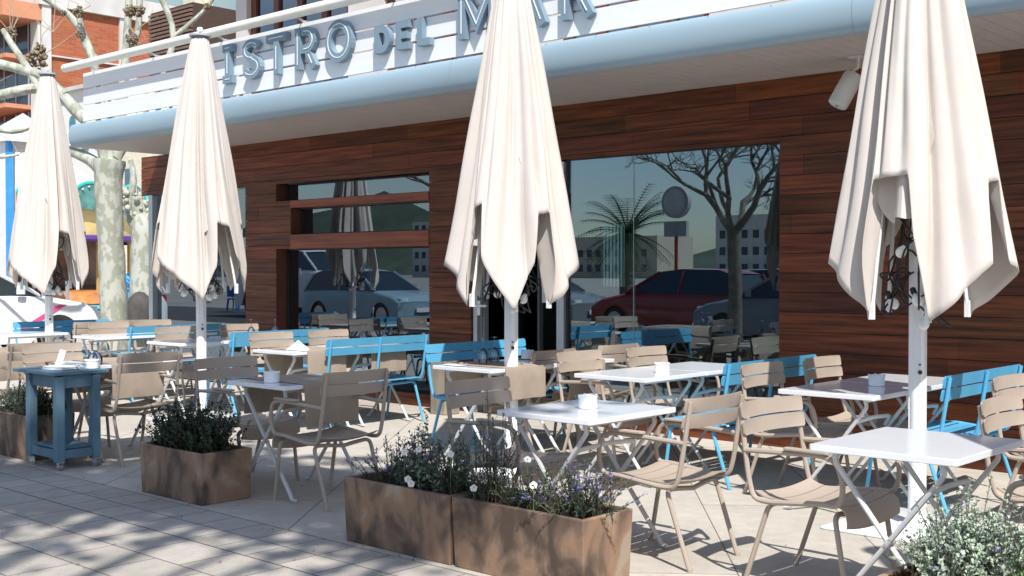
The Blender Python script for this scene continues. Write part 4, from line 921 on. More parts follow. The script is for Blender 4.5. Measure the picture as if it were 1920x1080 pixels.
q = MB(); limb(q, [A2(268, 440), A2(240, 400), A2(250, 340), A2(245, 300)], [.12, .09, .07, .05]); limb(q, [A2(262, 430), A2(285, 400), A2(300, 380)], [.1, .08, .06]); limb(q, [A2(255, 380), A2(225, 345), A2(215, 320)], [.07, .05, .04])
for k in range(22): a = rnd.uniform(-2.9, -.2); l = rnd.uniform(20, 60); q.tube([A2(258, 400), A2(258 + math.cos(a) * l * .6, 400 + math.sin(a) * l * .5), A2(258 + math.cos(a) * l, 400 + math.sin(a) * l)], [.025, .018, .008], 4)
knob(q, A2(255, 385), .3, 22); q.build('branch', bark, t2)

def grow(mb, p, d, L, r, lv, rr, spread=.55, tips=None, up=.15):
    n = 3; pts = [p]; rad = [r]
    for i in range(n): d = (d + Vector((rr.gauss(0, .13), rr.gauss(0, .13), rr.gauss(0, .08) + up * .3))).normalized(); p = p + d * L / n; pts.append(p); rad.append(r * (1 - .3 * (i + 1) / n))
    mb.tube(pts, rad, 6 if lv > 2 else 4, caps=False)
    if lv == 0:
        if tips is not None: tips.append(p)
        return
    for k in range(rr.choice((2, 3, 3))):
        e = (d + Vector((rr.gauss(0, spread), rr.gauss(0, spread), rr.gauss(0, spread * .6)))).normalized(); grow(mb, pts[-1 - (k > 1)], e, L * rr.uniform(.62, .85), r * .62, lv - 1, rr, spread, tips, up)
# street trees on the camera's side: the windows mirror them and they dapple the pavement
def bare_tree(x, y, seed, h0, label, lv=5, L=1.5, r=.13, sp=.75):
    rr = random.Random(seed); t = empty('bare_street_tree', (x, y, 0)); tag(t, label, 'tree'); q = MB(); q.tube([(0, 0, -.05), (.02, 0, h0 * .5), (0, .03, h0)], [r * 1.3, r * 1.05, r * 1.1], 10); q.build('trunk', dbark, t)
    q = MB()
    for k in range(4): a = k * 1.57 + rr.uniform(-.4, .4); grow(q, Vector((0, .03, h0 - .05)), Vector((math.cos(a) * .8, math.sin(a) * .8, .75)).normalized(), L, r * .6, lv, rr, sp)
    q.build('crown', dbark, t); return t
bare_tree(-11.7, -1.6, 5, 2.2, 'bare street tree across the pavement, mirrored at the right of the big window', 6, .95, .12)
bare_tree(-19.5, -2.0, 6, 2.5, 'bare street tree mirrored in the left window', 5, 1.0)
# leafy plane tree whose crown shades the lower left pavement
rr = random.Random(21); TX, TY = 2.0, -4.6; t = empty('shade_tree', (TX, TY, 0)); tag(t, 'leafy street tree behind the viewer that dapples the pavement', 'tree')
q = MB(); q.tube([(0, 0, -.05), (0, .1, 4), (-.2, .4, 8.4)], [.26, .22, .17], 10); q.build('trunk', dbark, t)
CL = [(-4.2, .9, .75, 260), (-3.4, .5, .7, 230), (-3.0, 1.3, .6, 330), (-2.5, 1.9, .55, 330), (-3.6, 1.9, .6, 420), (-1.9, 2.15, .5, 260), (-1.3, 1.6, .55, 190), (-.7, 1.35, .45, 70), (-2.1, 1.25, .5, 170), (-4.9, .2, .8, 240),
      (-3.9, -.3, .8, 190), (-2.9, -.6, .8, 120), (-5.6, -.8, .9, 240), (-4.6, -1.2, .9, 170), (-1.6, 2.5, .35, 60), (-5.6, .9, .5, 110), (-6.4, -.2, .7, 190), (-.95, 2.1, .4, 60)]
q = MB(); lf = MB()
for cx, cy, cr, n in CL:
    n = int(n * 1.5)
    tz = rr.uniform(10.6, 11.6); cx += .6 * (tz - 6.5); cy -= .44 * (tz - 6.5); c = Vector((cx - TX, cy - TY, tz)); q.tube([(-.2, .4, 8.3), (c.x * .5, .4 + (c.y - .4) * .45, (8.3 + tz) * .52), tuple(c)], [.09, .05, .02], 6)
    for k in range(n // 14):
        e = Vector((rr.gauss(0, cr * .6), rr.gauss(0, cr * .6), rr.gauss(0, .3))); q.tube([c * .98, c + e * .5 + Vector((0, 0, .05)), c + e], [.016, .011, .005], 4, caps=False)
    for k in range(n):
        p = c + Vector((rr.gauss(0, cr * .62), rr.gauss(0, cr * .62), rr.gauss(0, .35))); s_ = rr.uniform(.06, .12); a = Vector((rr.gauss(0, 1), rr.gauss(0, 1), rr.gauss(0, .4))).normalized() * s_; b_ = a.cross(Vector((rr.gauss(0, .5), rr.gauss(0, .5), 1))).normalized() * s_ * .85
        lf.add([p - a, p - a * .3 + b_, p + a * .5 + b_ * .7, p + a, p + a * .5 - b_ * .7, p - a * .3 - b_], [(0, 1, 2, 3, 4, 5)])
q.build('branch', dbark, t); lf.build('crown', leafm('street_tree_leaf', (.09, .14, .05)), t)

# ------------------------------------------------------------------ cars
def car(x, y, rz, col, label, L=4.1, H=1.48, W=1.72, hatch=True, van=False, detail=False):
    t = empty('parked_car', (x, y, 0), rz); tag(t, label, 'car' if not van else 'van'); cm = mat('car_paint_' + '_'.join(str(int(c * 99)) for c in col), col, .25, var=.02, coat=.6)
    k = L / 4.1; kh = H / 1.48
    low = [(-2.02, .30), (-2.05, .55), (-2.0, .82), (-1.92, .93), (-1.0, .95), (.6, .95), (1.05, .93), (1.75, .80), (2.0, .66), (2.05, .45), (2.0, .25)]
    if van: low = [(-2.02, .30), (-2.05, .55), (-2.05, 1.0), (-1.9, 1.05), (0, 1.05), (.9, 1.05), (1.25, 1.03), (1.85, .9), (2.03, .7), (2.05, .45), (2.0, .25)]
    top = [(-1.95, .92), (-1.72, 1.36), (-1.4, 1.46), (-.4, 1.48), (.15, 1.42), (1.02, .93)]
    if van: top = [(-2.02, 1.04), (-1.98, 1.38), (-1.8, 1.46), (.2, 1.48), (.55, 1.42), (1.2, 1.04)]
    q = MB(); n = len(low)
    def prof3(P, ys, sh):  # mirrored loft across the width with rounding
        vs = []
        for yy, s in ys: vs += [(px_ * k * (1 - (1 - s) * .35), yy, zz * kh - (1 - s) * sh * zz) for px_, zz in P]
        return vs
    ys = [(-W / 2, .93), (-W / 2 + .02, .97), (-W / 2 + .12, 1), (W / 2 - .12, 1), (W / 2 - .02, .97), (W / 2, .93)]
    arch = []                                           # lower edge with wheel arches
    def lowerz(px_):
        for wx in (-1.27, 1.30):
            if abs(px_ - wx) < .37: return .22 + math.sqrt(max(0, .37 ** 2 - (px_ - wx) ** 2)) * 1.12
        return .22
    xs = [-2.0 + 4.0 * i / 60 for i in range(61)]
    def topz(px_, P):
        for a, c in zip(P[:-1], P[1:]):
            if a[0] <= px_ <= c[0]: return a[1] + (c[1] - a[1]) * (px_ - a[0]) / (c[0] - a[0] + 1e-9)
        return P[-1][1]
    up_ = [p for p in low if p[1] >= .55]; up_ = sorted(up_)
    vs = []; fs = []
    for yy, s in ((-W / 2, 0), (-W / 2 + .03, .05), (-W / 2 + .14, .09), (W / 2 - .14, .09), (W / 2 - .03, .05), (W / 2, 0)):
        for x_ in xs:
            tz = topz(max(up_[0][0], min(up_[-1][0], x_)), up_); vs.append((x_ * k * (1 if abs(yy) < W / 2 - .1 else .985), yy, (tz - .09 + s) * kh))
    for yy in (-W / 2, W / 2):
        for x_ in xs: vs.append((x_ * k * .985, yy, lowerz(x_) * kh))
    m_ = len(xs)
    for r_ in range(5):
        for i in range(m_ - 1): fs.append((r_ * m_ + i, r_ * m_ + i + 1, (r_ + 1) * m_ + i + 1, (r_ + 1) * m_ + i))
    for i in range(m_ - 1): fs += [(i, 6 * m_ + i, 6 * m_ + i + 1, i + 1), (5 * m_ + i, 5 * m_ + i + 1, 7 * m_ + i + 1, 7 * m_ + i)]
    fs += [tuple([r_ * m_ for r_ in range(6)] + [7 * m_, 6 * m_]), tuple([r_ * m_ + m_ - 1 for r_ in range(5, -1, -1)] + [6 * m_ + m_ - 1, 7 * m_ + m_ - 1])]
    q.add(vs, fs, True); q.build('body', cm, t)
    # cabin: dark glass lofted, roof skin above
    q = MB(); N_ = len(top); W0, W1 = W / 2 - .06, W / 2 - .26; zb, zt = .9, 1.48
    wy = lambda z: W0 + (W1 - W0) * max(0, (z - zb) / (zt - zb))
    vs = [(px_ * k, -wy(z), z * kh) for px_, z in top] + [(px_ * k, wy(z), z * kh) for px_, z in top]
    q.add(vs, [tuple(range(N_)), tuple(range(2 * N_ - 1, N_ - 1, -1)), (0, N_, N_ + 1, 1), (N_ - 2, 2 * N_ - 2, 2 * N_ - 1, N_ - 1)]); q.build('windows', mat('dark_car_glass', (.02, .03, .035), .05, var=.01, spec=1), t)
    q = MB(); rf = top[1:-1]
    vs = []
    for px_, z in rf:
        for yy, dz in ((-wy(z) - .008, -.05), (-wy(z) + .03, .012), (0, .03), (wy(z) - .03, .012), (wy(z) + .008, -.05)): vs.append((px_ * k, yy, (z + dz) * kh))
    q.add(vs, [(i * 5 + j, (i + 1) * 5 + j, (i + 1) * 5 + j + 1, i * 5 + j + 1) for i in range(len(rf) - 1) for j in range(4)], True)
    for s in (-1, 1):
        for a, c, th in ((top[0], top[1], .05), (top[-1], top[-2], .035)): q.tube([(a[0] * k, s * (wy(a[1]) + .004), a[1] * kh), (c[0] * k, s * (wy(c[1]) + .004), c[1] * kh)], th, 6)
        q.tube([(-.45 * k, s * (wy(.93) + .002), .93 * kh), (-.5 * k, s * (wy(1.44) + .002), 1.44 * kh)], .03, 6)
    q.build('roof', cm, t)
    for wx in (-1.27, 1.30):
        for s in (-1, 1):
            w_ = MB(); w_.tube([(0, -.09, 0), (0, .09, 0)], .31, 24); wo = w_.build('wheel', black, t, loc=(wx * k, s * (W / 2 - .12), .31)); r_ = MB(); r_.tube([(0, s * .088, 0), (0, s * .1, 0)], .2, 20); r_.build('rim', alu, wo)
    for s in (-1, 1):
        h = MB(); h.rbox(1.78 * k, 1.97 * k, s * .62 - .14, s * .62 + .14, .60 * kh, .74 * kh, .05); h.build('headlight', mat('lamp_glass', (.75, .78, .8), .1), t)
        h = MB(); h.box(-2.01 * k, -1.95 * k, s * .68 - .1, s * .68 + .1, .66 * kh, .9 * kh); h.build('tail_light', mat('red_lamp', (.5, .02, .015), .2), t)
        h = MB(); h.rbox(.62 * k, .74 * k, s * (W / 2 + .02) - .02 + s * .05, s * (W / 2 + .02) + .02 + s * .05, .95 * kh, 1.08 * kh, .03); h.build('wing_mirror', cm, t)
    h = MB(); h.box(2.0 * k, 2.03 * k, -.26, .26, .38, .49); h.build('number_plate', paper, t)
    return t
taxi = car(-20.0, 8.05, math.pi / 2, (.80, .81, .83), 'white taxi with a pink stripe parked beyond the blue bench at the left edge', 4.7, 1.66, 1.76)
pk = mat('pink_stripe', (.75, .08, .25), .4)
q = MB(); q.add([(.1, -.894, .42), (.24, -.894, .42), (1.06, -.894, .88), (.92, -.894, .88), (.1, -.889, .42), (.24, -.889, .42), (1.06, -.889, .88), (.92, -.889, .88)], [(0, 1, 2, 3), (7, 6, 5, 4), (0, 4, 5, 1), (1, 5, 6, 2), (2, 6, 7, 3), (3, 7, 4, 0)]); o = q.build('pink_stripe', pk, taxi); o.location.x = .55
q = MB(); q.lathe([(0, .892), (.02, .892)], 4); 
q = MB(); q.box(-.36, -.31, -.893, -.888, .70, .73); q.box(-.36, -.31, -.893, -.888, .65, .68); q.box(-.35, -.32, -.893, -.888, .74, .75); q.build('small_emblem', mat('dark_emblem', (.15, .15, .16), .5), taxi)
q = MB(); q.tube([(-.9, -.895, .80), (-.72, -.897, .80)], .009, 6); q.tube([(.15, -.895, .80), (.33, -.897, .80)], .009, 6); q.build('door_handle', mat('dark_emblem', (.15, .15, .16), .5), taxi)
car(-24.2, -3.3, 0, (.30, .45, .52), 'pale blue hatchback mirrored in the left window')
car(-30.2, -5.8, 0, (.78, .79, .8), 'white delivery van mirrored at the left of the left window', 5.0, 2.1, 1.9, van=True)
car(-15.4, -5.3, math.pi, (.30, .015, .015), 'red hatchback mirrored in the big window')
car(-20.0, -5.4, 0, (.22, .24, .26), 'silver car mirrored left of the red one')
car(-11.2, -3.3, math.pi, (.20, .21, .23), 'light grey car mirrored at the right of the big window')
car(-13.5, -7.6, 0, (.75, .76, .77), 'white car on the far side of the road')

# things across the street, seen mirrored in the glass
pt = empty('palm_tree', (-21.6, -11.5, 0)); tag(pt, 'short palm mirrored in the big window', 'tree'); q = MB(); q.tube([(0, 0, -.05), (0, 0, 2.6)], [.22, .26], 12); q.build('trunk', dbark, pt)
q = MB()
for k in range(44):
    a = rnd.random() * 6.28; el = rnd.uniform(-.6, 1.3); pts = [Vector((0, 0, 2.6))]; d = Vector((math.cos(a) * math.cos(el), math.sin(a) * math.cos(el), math.sin(el)))
    for s in range(6): d = (d + Vector((0, 0, -.14))).normalized(); pts.append(pts[-1] + d * .29)
    q.tube(pts, [.03, .025, .02, .016, .012, .008, .004], 4, caps=False)
    for s in range(1, 7):
        for m2 in range(3):
            for sd in (-1, 1):
                e = d.cross(Vector((0, 0, 1))).normalized() * sd; p = pts[s - 1].lerp(pts[s], m2 / 3); tip = p + e * .34 + (pts[s] - pts[s - 1]) * .6 + Vector((0, 0, -.1)); w_ = (pts[s] - pts[s - 1]).normalized() * .016; q.add([p - w_, p + w_, tip], [(0, 1, 2)])
q.build('crown', leafm('palm_leaf', (.05, .085, .035)), pt)
ps = empty('round_street_sign', (-17.6, -8.3, 0)); tag(ps, 'round grey sign on a red and white post mirrored in the big window', 'sign'); q = MB(); q.tube([(0, 0, 0), (0, 0, 2.7)], .05, 10); q.build('post', mat('red_post', (.4, .05, .04), .5), ps)
q = MB(); q.tube([(0, -.08, 3.25), (0, .08, 3.25)], .42, 28); q.build('disc', mat('grey_disc', (.38, .38, .38), .5), ps); q = MB(); q.tube([(0, .075, 3.25), (0, .095, 3.25)], .33, 28); q.build('face', mat('pale_face', (.55, .55, .52), .5), ps); q = MB(); q.box(-.35, .35, -.06, .06, 2.35, 2.75); q.build('lower_box', mat('grey_disc', (.38, .38, .38), .5), ps)
blp = mat('blue_plastic', (.02, .14, .55), .4)
for i, (x, y) in enumerate(((-34.5, -7.2), (-35.6, -7.0), (-36.4, -7.5), (-33.4, -7.4), (-31.2, -7.1))):
    t = empty('plastic_chair', (x, y, 0), rnd.uniform(-.5, .5)); tag(t, 'blue plastic garden chair across the street, ' + ['left of the mirrored group', 'second of the mirrored group', 'middle of the mirrored group', 'fourth of the mirrored group', 'apart from the mirrored group'][i], 'chair', 'blue plastic chairs mirrored in the corner glass')
    q = MB(); q.rbox(-.24, .24, -.24, .24, .42, .45, .04); q.build('seat', blp, t); q = MB(); q.rbox(-.24, .24, .21, .24, .52, .9, .01); q.build('backrest', blp, t)
    for sx in (-1, 1):
        for sy in (-1, 1): q = MB(); q.tube([(sx * .25, sy * .25, 0), (sx * .21, sy * .21, .44)], .025, 6); q.build('leg', blp, t)
        q = MB(); q.tube(fillet([(sx * .24, -.2, .44), (sx * .25, -.2, .64), (sx * .24, .22, .66)], .05), .02, 6); q.build('armrest', blp, t)

# ------------------------------------------------------------------ buildings
def block(name, pts, z1, m, label, z0=-.05):
    t = empty(name, (pts[0][0], pts[0][1], 0)); tag(t, label, 'building'); q = MB(); q.prism([(p[0] - pts[0][0], p[1] - pts[0][1]) for p in pts], (0, 0, z0), (1, 0, 0), (0, 1, 0), (0, 0, z1 - z0)); q.build('wall', m, t); return t
def bricks(name, c1, c2, mo, sc=1):
    m = bpy.data.materials.new(name); m.use_nodes = True; t = m.node_tree; b_ = t.nodes['Principled BSDF']; b_.inputs['Roughness'].default_value = .9
    tc = t.nodes.new('ShaderNodeTexCoord'); sx = t.nodes.new('ShaderNodeSeparateXYZ'); cx = t.nodes.new('ShaderNodeCombineXYZ'); ad = t.nodes.new('ShaderNodeMath'); ad.operation = 'ADD'
    t.links.new(tc.outputs['Object'], sx.inputs[0]); t.links.new(sx.outputs[0], ad.inputs[0]); t.links.new(sx.outputs[1], ad.inputs[1]); t.links.new(ad.outputs[0], cx.inputs[0]); t.links.new(sx.outputs[2], cx.inputs[1])
    br = t.nodes.new('ShaderNodeTexBrick'); br.inputs['Scale'].default_value = sc; br.inputs['Brick Width'].default_value = .5; br.inputs['Row Height'].default_value = .14; br.inputs['Mortar Size'].default_value = .012; br.inputs['Color1'].default_value = (*c1, 1); br.inputs['Color2'].default_value = (*c2, 1); br.inputs['Mortar'].default_value = (*mo, 1)
    t.links.new(cx.outputs[0], br.inputs[0]); n = t.nodes.new('ShaderNodeTexNoise'); n.inputs['Scale'].default_value = 1.2; n.inputs['Detail'].default_value = 6; t.links.new(tc.outputs['Object'], n.inputs[0]); mx = t.nodes.new('ShaderNodeMix'); mx.data_type = 'RGBA'; mx.blend_type = 'MULTIPLY'; mx.inputs[0].default_value = .5
    t.links.new(br.outputs[0], mx.inputs[6]); t.links.new(n.outputs[1], mx.inputs[7]); mx.inputs[0].default_value = .35; t.links.new(mx.outputs[2], b_.inputs['Base Color']); return m
brick = bricks('orange_brick', (.55, .16, .07), (.40, .10, .045), (.42, .20, .12))
pale = mat('weathered_white_concrete', (.60, .58, .55), .85, var=.12, scale=1.5, stretch=(1, 1, .4))
ochre = mat('orange_render', (.62, .27, .15), .85, var=.08, scale=1)
dkglass = mat('dark_window_glass', (.03, .04, .055), .08, spec=.8)
D3 = 62; c0 = at(78, 300, D3); X0, Y0 = c0.x, c0.y; bt = empty('brick_apartment_block', (X0, Y0, 0)); tag(bt, 'orange brick apartment block with white concrete bands at the upper left', 'building')
zz = lambda py, d=D3: CAM_H + (507 - py) * d / F_PX
q = MB(); q.box(-16, 0, 0, 16, -.05, zz(10)); q.build('wall', brick, bt)
q = MB(); q.box(-16.2, .25, -.2, 16.2, zz(10), zz(-32)); q.box(-.1, .12, .2, 16, zz(104), zz(101)); q.build('parapet', pale, bt)
for y_ in (.0, 4.45, 8.9, 13.3): q = MB(); q.box(.0, .16, y_, y_ + .5, -.05, zz(9)); q.build('pillar', pale, bt)
q = MB(); q.box(-.85, -.02, -.16, -.02, 0, zz(10)); q.build('pillar', pale, bt)
for k, py in enumerate((102, 195, 288)):
    q = MB(); q.box(-12, -.9, -1.5, -.01, zz(py) - .22, zz(py)); bo = q.build('balcony', ochre, bt); q = MB()
    for i in range(56): q.box(-12 + i * .2, -12 + i * .2 + .025, -1.48, -1.455, zz(py), zz(py) + 1.0)
    q.box(-12, -.9, -1.49, -1.445, zz(py) + 1, zz(py) + 1.04); q.build('railing', mat('dark_railing', (.08, .08, .09), .5), bo)
    f = MB(); f.box(-5.6, -1.2, -.06, .0 - .01, zz(py) + .02, zz(py) + 2.3); fo = f.build('window', dkglass, bt); g = MB()
    for gx in (-5.6, -4.2, -2.8, -1.3): g.box(gx, gx + .1, -.1, -.061, zz(py) + .02, zz(py) + 2.3)
    g.build('frame', mat('pale_frame', (.4, .45, .55), .5), fo)
q = MB(); q.box(-13, .1, -2.1, -.01, zz(40) , zz(10)); q.build('eave', ochre, bt)
# brown slatted block right of it
D4 = 46; c = at(279, 300, D4); sb = empty('slatted_block', (c.x, c.y, 0)); tag(sb, 'dark brown slatted upper wall behind the handrail, right of the brick block', 'building')
z4 = lambda py: CAM_H + (507 - py) * D4 / F_PX
q = MB(); q.box(0, 3.0, .1, 6, -.05, z4(26)); q.build('wall', mat('dark_brown_backing', (.06, .035, .025), .9), sb); q = MB(); zc = z4(200)  # backing wall is an even, darker brown than the slats
while zc < z4(28): q.box(0, 3.0, .0, .09, zc, zc + .09); zc += .15
q.build('slats', mat('brown_slats', (.17, .10, .075), .8, var=.2), sb)
ch_ = MB(); ch_.box(1.7, 2.5, .5, 1.3, z4(26) + .005, z4(-8)); ch_.build('chimney', mat('cream_render', (.72, .66, .52), .9), sb)
# low white arcade building and pale house
D5 = 44; c = at(100, 300, D5); wa = empty('white_arcade_house', (c.x, c.y, 0)); tag(wa, 'low white house with small arched windows behind the plane tree', 'building'); z5 = lambda py: CAM_H + (507 - py) * D5 / F_PX
q = MB(); q.box(-.5, 5, 0, 6, -.05, z5(180)); q.build('wall', mat('bright_white_render', (.74, .73, .70), .9, var=.05), wa)
q = MB(); q.box(-.7, 5.2, -.2, 6.2, z5(180) + .002, z5(173)); q.build('cornice', pale, wa)
for k in range(5):
    x_ = .35 + k * .95; f = MB(); f.box(x_, x_ + .45, -.03, -.005, z5(290), z5(235)); f.lathe([(0, -.02), (.225, -.02), (.225, 0)], 16, caps=False, c=(0, 0, 0)); f.v = f.v[:8]; f.f = f.f[:6]; f.sm = f.sm[:6]; f.t = f.t[:6]; f.prism([(x_ + .225 + .225 * math.cos(R(a)), z5(235) + .225 * math.sin(R(a))) for a in range(0, 181, 20)], (0, -.03, 0), (1, 0, 0), (0, 0, 1), (0, .025, 0)); f.build('window', mat('teal_shutter', (.08, .22, .26), .5), wa)
D6 = 40; c = at(228, 300, D6); ph_ = block('cream_house', [(c.x, c.y), (c.x + 3.2, c.y), (c.x + 3.2, c.y + 5), (c.x, c.y + 5)], CAM_H + (507 - 268) * D6 / F_PX, mat('cream_render', (.72, .66, .52), .9), 'cream house with a dark window between the plane tree and the wooden corner')
f = MB(); f.box(.25, .75, -.03, -.005, 2.9, 4.9); f.build('window', mat('blue_grey_shutter', (.10, .16, .22), .5), ph_)
# mountain slope far away
q = MB(); vs = []; n = 40
for i in range(n + 1):
    a = i / n; px_ = -300 + 2600 * a; hz = 110 + 60 * math.sin(a * 7 + 1) + 14 * math.sin(a * 31) + (60 if px_ > 350 else 0); p = at(px_, 507, 600); vs += [(p.x, p.y, -5), (p.x - 30, p.y + 30, hz), (p.x - 260, p.y + 250, -5)]
q.add(vs, [(i * 3 + j, i * 3 + 3 + j, i * 3 + 4 + j, i * 3 + 1 + j) for i in range(n) for j in (0, 1)] + [(0, 1, 2), (3 * n + 2, 3 * n + 1, 3 * n)], True); struct(q.build('mountain', mat('blue_green_mountain', (.20, .27, .28), 1, var=.12, scale=.02)))
# buildings across the road (mirrored)
for i, (x, y, w_, d_, h) in enumerate(((-190, -170, 26, 12, 12), (-150, -175, 22, 12, 8), (-112, -170, 24, 12, 11), (-255, -150, 30, 12, 9), (-80, -178, 20, 12, 8), (-40, -172, 24, 12, 9))):
    t = empty('mirrored_apartment_house', (x, y, 0)); tag(t, ['white five storey block', 'beige lower block', 'white block with wide bands', 'long pale block farthest left', 'small ochre block', 'grey block farthest right'][i] + ' far across the road, mirrored in the window', 'building')
    q = MB(); q.box(0, w_, 0, d_, -.05, h); q.build('wall', [pale, mat('beige_render', (.5, .44, .36), .9), pale, pale, mat('ochre_render', (.5, .36, .22), .9), mat('grey_render', (.42, .42, .42), .9)][i], t)
    q = MB(); z_ = 1.2
    while z_ < h - 1.6:
        x_ = .8
        while x_ < w_ - 1.6: q.box(x_, x_ + 1.2, d_ + .002, d_ + .03, z_, z_ + 1.4); x_ += 2.2
        z_ += 2.9
    q.build('windows', dkglass, t)
q = MB(); vs = []
for i in range(31):
    x = -260 + i * 14; hz = 16 + 12 * math.sin(i * .5) + 4 * math.sin(i * 1.9); vs += [(x * 1.6, -230, -1), (x * 1.6, -270, hz), (x * 1.6, -330, -1)]
q.add(vs, [(i * 3 + j, i * 3 + 3 + j, i * 3 + 4 + j, i * 3 + 1 + j) for i in range(30) for j in (0, 1)], True); struct(q.build('hills', mat('dark_wooded_hills', (.06, .09, .06), 1, var=.3, scale=.1)))

# ------------------------------------------------------------------ carousel
CD = 30; cc = at(60, 500, CD); cz = lambda py, d=CD: CAM_H + (507 - py) * d / F_PX
car_ = empty('carousel', (cc.x, cc.y, 0)); tag(car_, 'funfair carousel with a yellow and teal scalloped rim behind the leftmost umbrella', 'carousel')
Rr = 2.9; yel = mat('carousel_yellow', (.80, .62, .25), .5, var=.1); teal = mat('carousel_teal', (.03, .48, .42), .4); redp = mat('carousel_red', (.55, .10, .08), .5, var=.2, scale=8); purp = mat('carousel_purple', (.12, .05, .30), .5); gold = mat('gold_pole', (.70, .45, .15), .3, metal=.5)
q = MB(); q.lathe([(Rr, cz(450)), (Rr + .05, cz(418)), (Rr + .12, cz(380)), (Rr + .05, cz(372))], 48, caps=False); q.lathe([(Rr, cz(452)), (Rr + .05, cz(418))], 3, caps=False); q.build('rim', yel, car_, smooth=True)
q = MB(); q.lathe([(Rr + .1, cz(390)), (Rr * .5, cz(330)), (.15, cz(270)), (0, cz(262))], 24, caps=False); q.build('roof', mat('white_canvas_roof', (.75, .74, .70), .8, var=.06), car_)
q = MB(); q.lathe([(Rr, cz(456)), (Rr + .14, cz(452)), (Rr + .14, cz(446)), (Rr, cz(444))], 48, caps=False); q.build('valance_band', purp, car_)
for k in range(16):
    a = k * 2 * math.pi / 16; u = Vector((math.cos(a), math.sin(a), 0)); tn = Vector((-u.y, u.x, 0)); p0 = u * (Rr + .17)
    poly = [(.52 * math.cos(R(b_)), .50 * math.sin(R(b_)) * (1.0 if b_ <= 180 else .25)) for b_ in range(0, 360, 20)]
    q = MB(); q.prism(poly, tuple(p0 + Vector((0, 0, cz(392)))), tn, (0, 0, 1), u * .05); po = q.build('rim_panel', redp if k % 2 else mat('carousel_green', (.10, .26, .24), .3, var=.3), car_)
    q = MB(); q.tube([p0 + u * .03 + tn * (.54 * math.cos(R(b_))) + Vector((0, 0, cz(392) + .52 * math.sin(R(b_)))) for b_ in range(0, 181, 12)], .045, 6); q.build('edging', teal, po)
    q = MB()
    for b_ in range(15, 180, 22): c = p0 + u * .08 + tn * (.44 * math.cos(R(b_))) + Vector((0, 0, cz(392) + .42 * math.sin(R(b_)))); q.lathe([(0, -.03), (.03, 0), (0, .03)], 6, tuple(c), caps=False)
    q.build('bulb', bulbm, po)
for k in range(12):
    a = k * 2 * math.pi / 12 + .2; q = MB(); q.tube([(Rr * .86 * math.cos(a), Rr * .86 * math.sin(a), .5), (Rr * .86 * math.cos(a), Rr * .86 * math.sin(a), cz(440))], .045, 8); q.build('pole', gold, car_)
q = MB(); q.lathe([(0, .0), (Rr + .1, .0), (Rr + .1, .45), (0, .46)], 48, caps=False); q.build('deck', mat('brown_deck', (.25, .12, .06), .5, var=.3), car_)
q = MB(); q.lathe([(1.8, .46), (1.85, 1.0), (1.7, 1.1), (1.7, cz(450))], 16, caps=False); q.build('centre_drum', mat('dark_panels', (.16, .08, .05), .5, var=.5, scale=3), car_)
q = MB(); q.lathe([(Rr * .70, .50), (Rr * .95, .50), (Rr * .98, .66), (Rr * .95, .95), (Rr * .7, 1.0)], 40, caps=False); q.build('gondola_ring', mat('copper_lacquer', (.62, .24, .08), .3, var=.35, scale=5), car_)
q = MB(); q.lathe([(Rr * .985, .52), (Rr * 1.0, .54), (Rr * .985, .62)], 40, caps=False); q.build('teal_trim', mat('turquoise_trim', (.10, .55, .65), .3), car_)
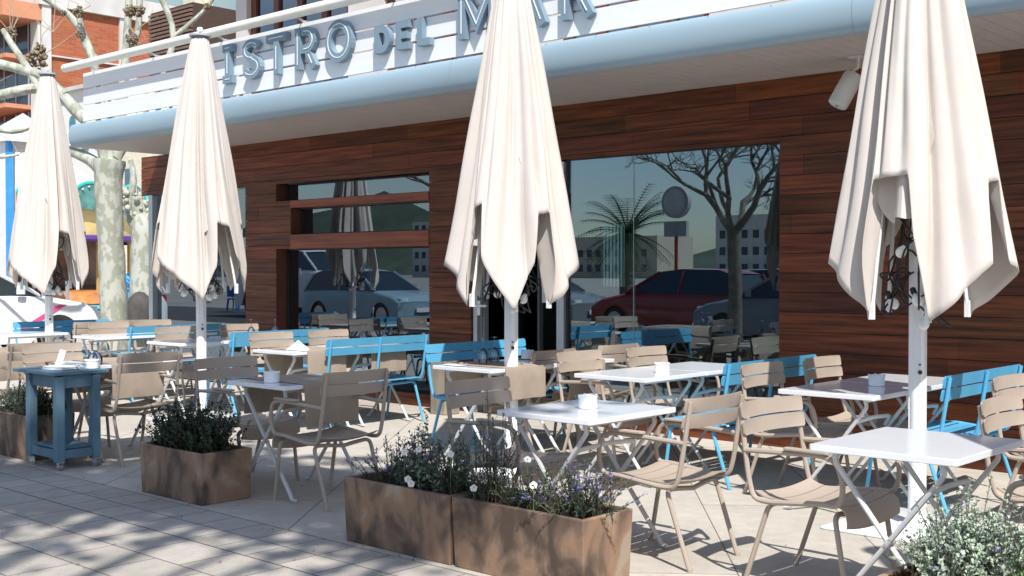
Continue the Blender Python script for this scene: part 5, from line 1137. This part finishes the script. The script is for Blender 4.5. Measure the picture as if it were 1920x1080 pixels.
# white stall with blue edge left of the carousel
c = at(11, 300, 24); kz = lambda py: CAM_H + (507 - py) * 24 / F_PX; ks = empty('fair_kiosk', (c.x, c.y, 0)); tag(ks, 'white fair kiosk with a bright blue corner and grey pointed roof at the left edge', 'kiosk')
q = MB(); q.box(-1.6, .22, -.1, .10, 1.2, kz(268)); q.build('fascia_panel', mat('bright_white_panel', (.80, .80, .80), .6), ks)
q = MB(); q.box(.221, .37, -.11, -.02, 1.2, kz(266)); q.build('blue_corner', mat('bright_blue_panel', (.05, .33, .78), .5), ks)
q = MB(); q.add([(-1.7, -.2, kz(268)), (.5, -.2, kz(268)), (.5, 1.2, kz(268)), (-1.7, 1.2, kz(268)), (-.3, .5, kz(205))], [(0, 1, 4), (1, 2, 4), (2, 3, 4), (3, 0, 4), (3, 2, 1, 0)]); q.build('roof', mat('grey_tent_roof', (.5, .51, .53), .8), ks)
for x_, y_ in ((-1.5, 0), (.4, 0), (-1.5, 1.1), (.4, 1.1)): q = MB(); q.tube([(x_, y_, -.04), (x_, y_, 1.25)], .04, 8); q.build('leg', alu, ks)
# blue container and dark stone by the second tree
c = at(244, 640, 25.5); o = MB(); o.rbox(-.22, .22, -.2, .2, .0, 1.05, .08); o.lathe([(.30, 1.05), (.27, 1.25), (.12, 1.38), (0, 1.40)], 16, caps=False); tag(o.build('waste_container', mat('bright_blue_panel', (.05, .33, .78), .5), None, loc=(c.x, c.y, 0)), 'bright blue container between the two plane trunks', 'container')
c = at(262, 640, 22.5); o = MB(); o.lathe([(.26, 0), (.29, .3), (.27, .7), (.20, .95), (.08, 1.06), (0, 1.08)], 12, caps=False); tag(o.build('stone_bollard', mat('dark_grey_stone', (.07, .065, .06), .9, var=.3, bump=.5, bscale=20), None, loc=(c.x, c.y, -.02)), 'dark rounded stone bollard before the second plane tree', 'bollard')

# ------------------------------------------------------------------ litter on the slabs
rr = random.Random(5); q = MB()
for k in range(170):
    x, y = (rr.uniform(-7.5, -1.5), rr.uniform(3.9, 6.2)) if k % 2 else (rr.uniform(-8.5, -3.5), rr.uniform(2.6, 4.3)); a = rr.random() * 6.28; l = rr.uniform(.004, .016); z = .0035; u = Vector((math.cos(a), math.sin(a), 0)) * l; v_ = Vector((-u.y, u.x, 0)) * rr.uniform(.2, .5)
    q.add([Vector((x, y, z)) - u, Vector((x, y, z + rr.uniform(0, .004))) + v_, Vector((x, y, z + .002)) + u, Vector((x, y, z)) - v_], [(0, 1, 2, 3)])
tag(q.build('leaf_litter', mat('dry_leaf', (.16, .08, .035), .8, var=.5, scale=30)), kind='stuff')
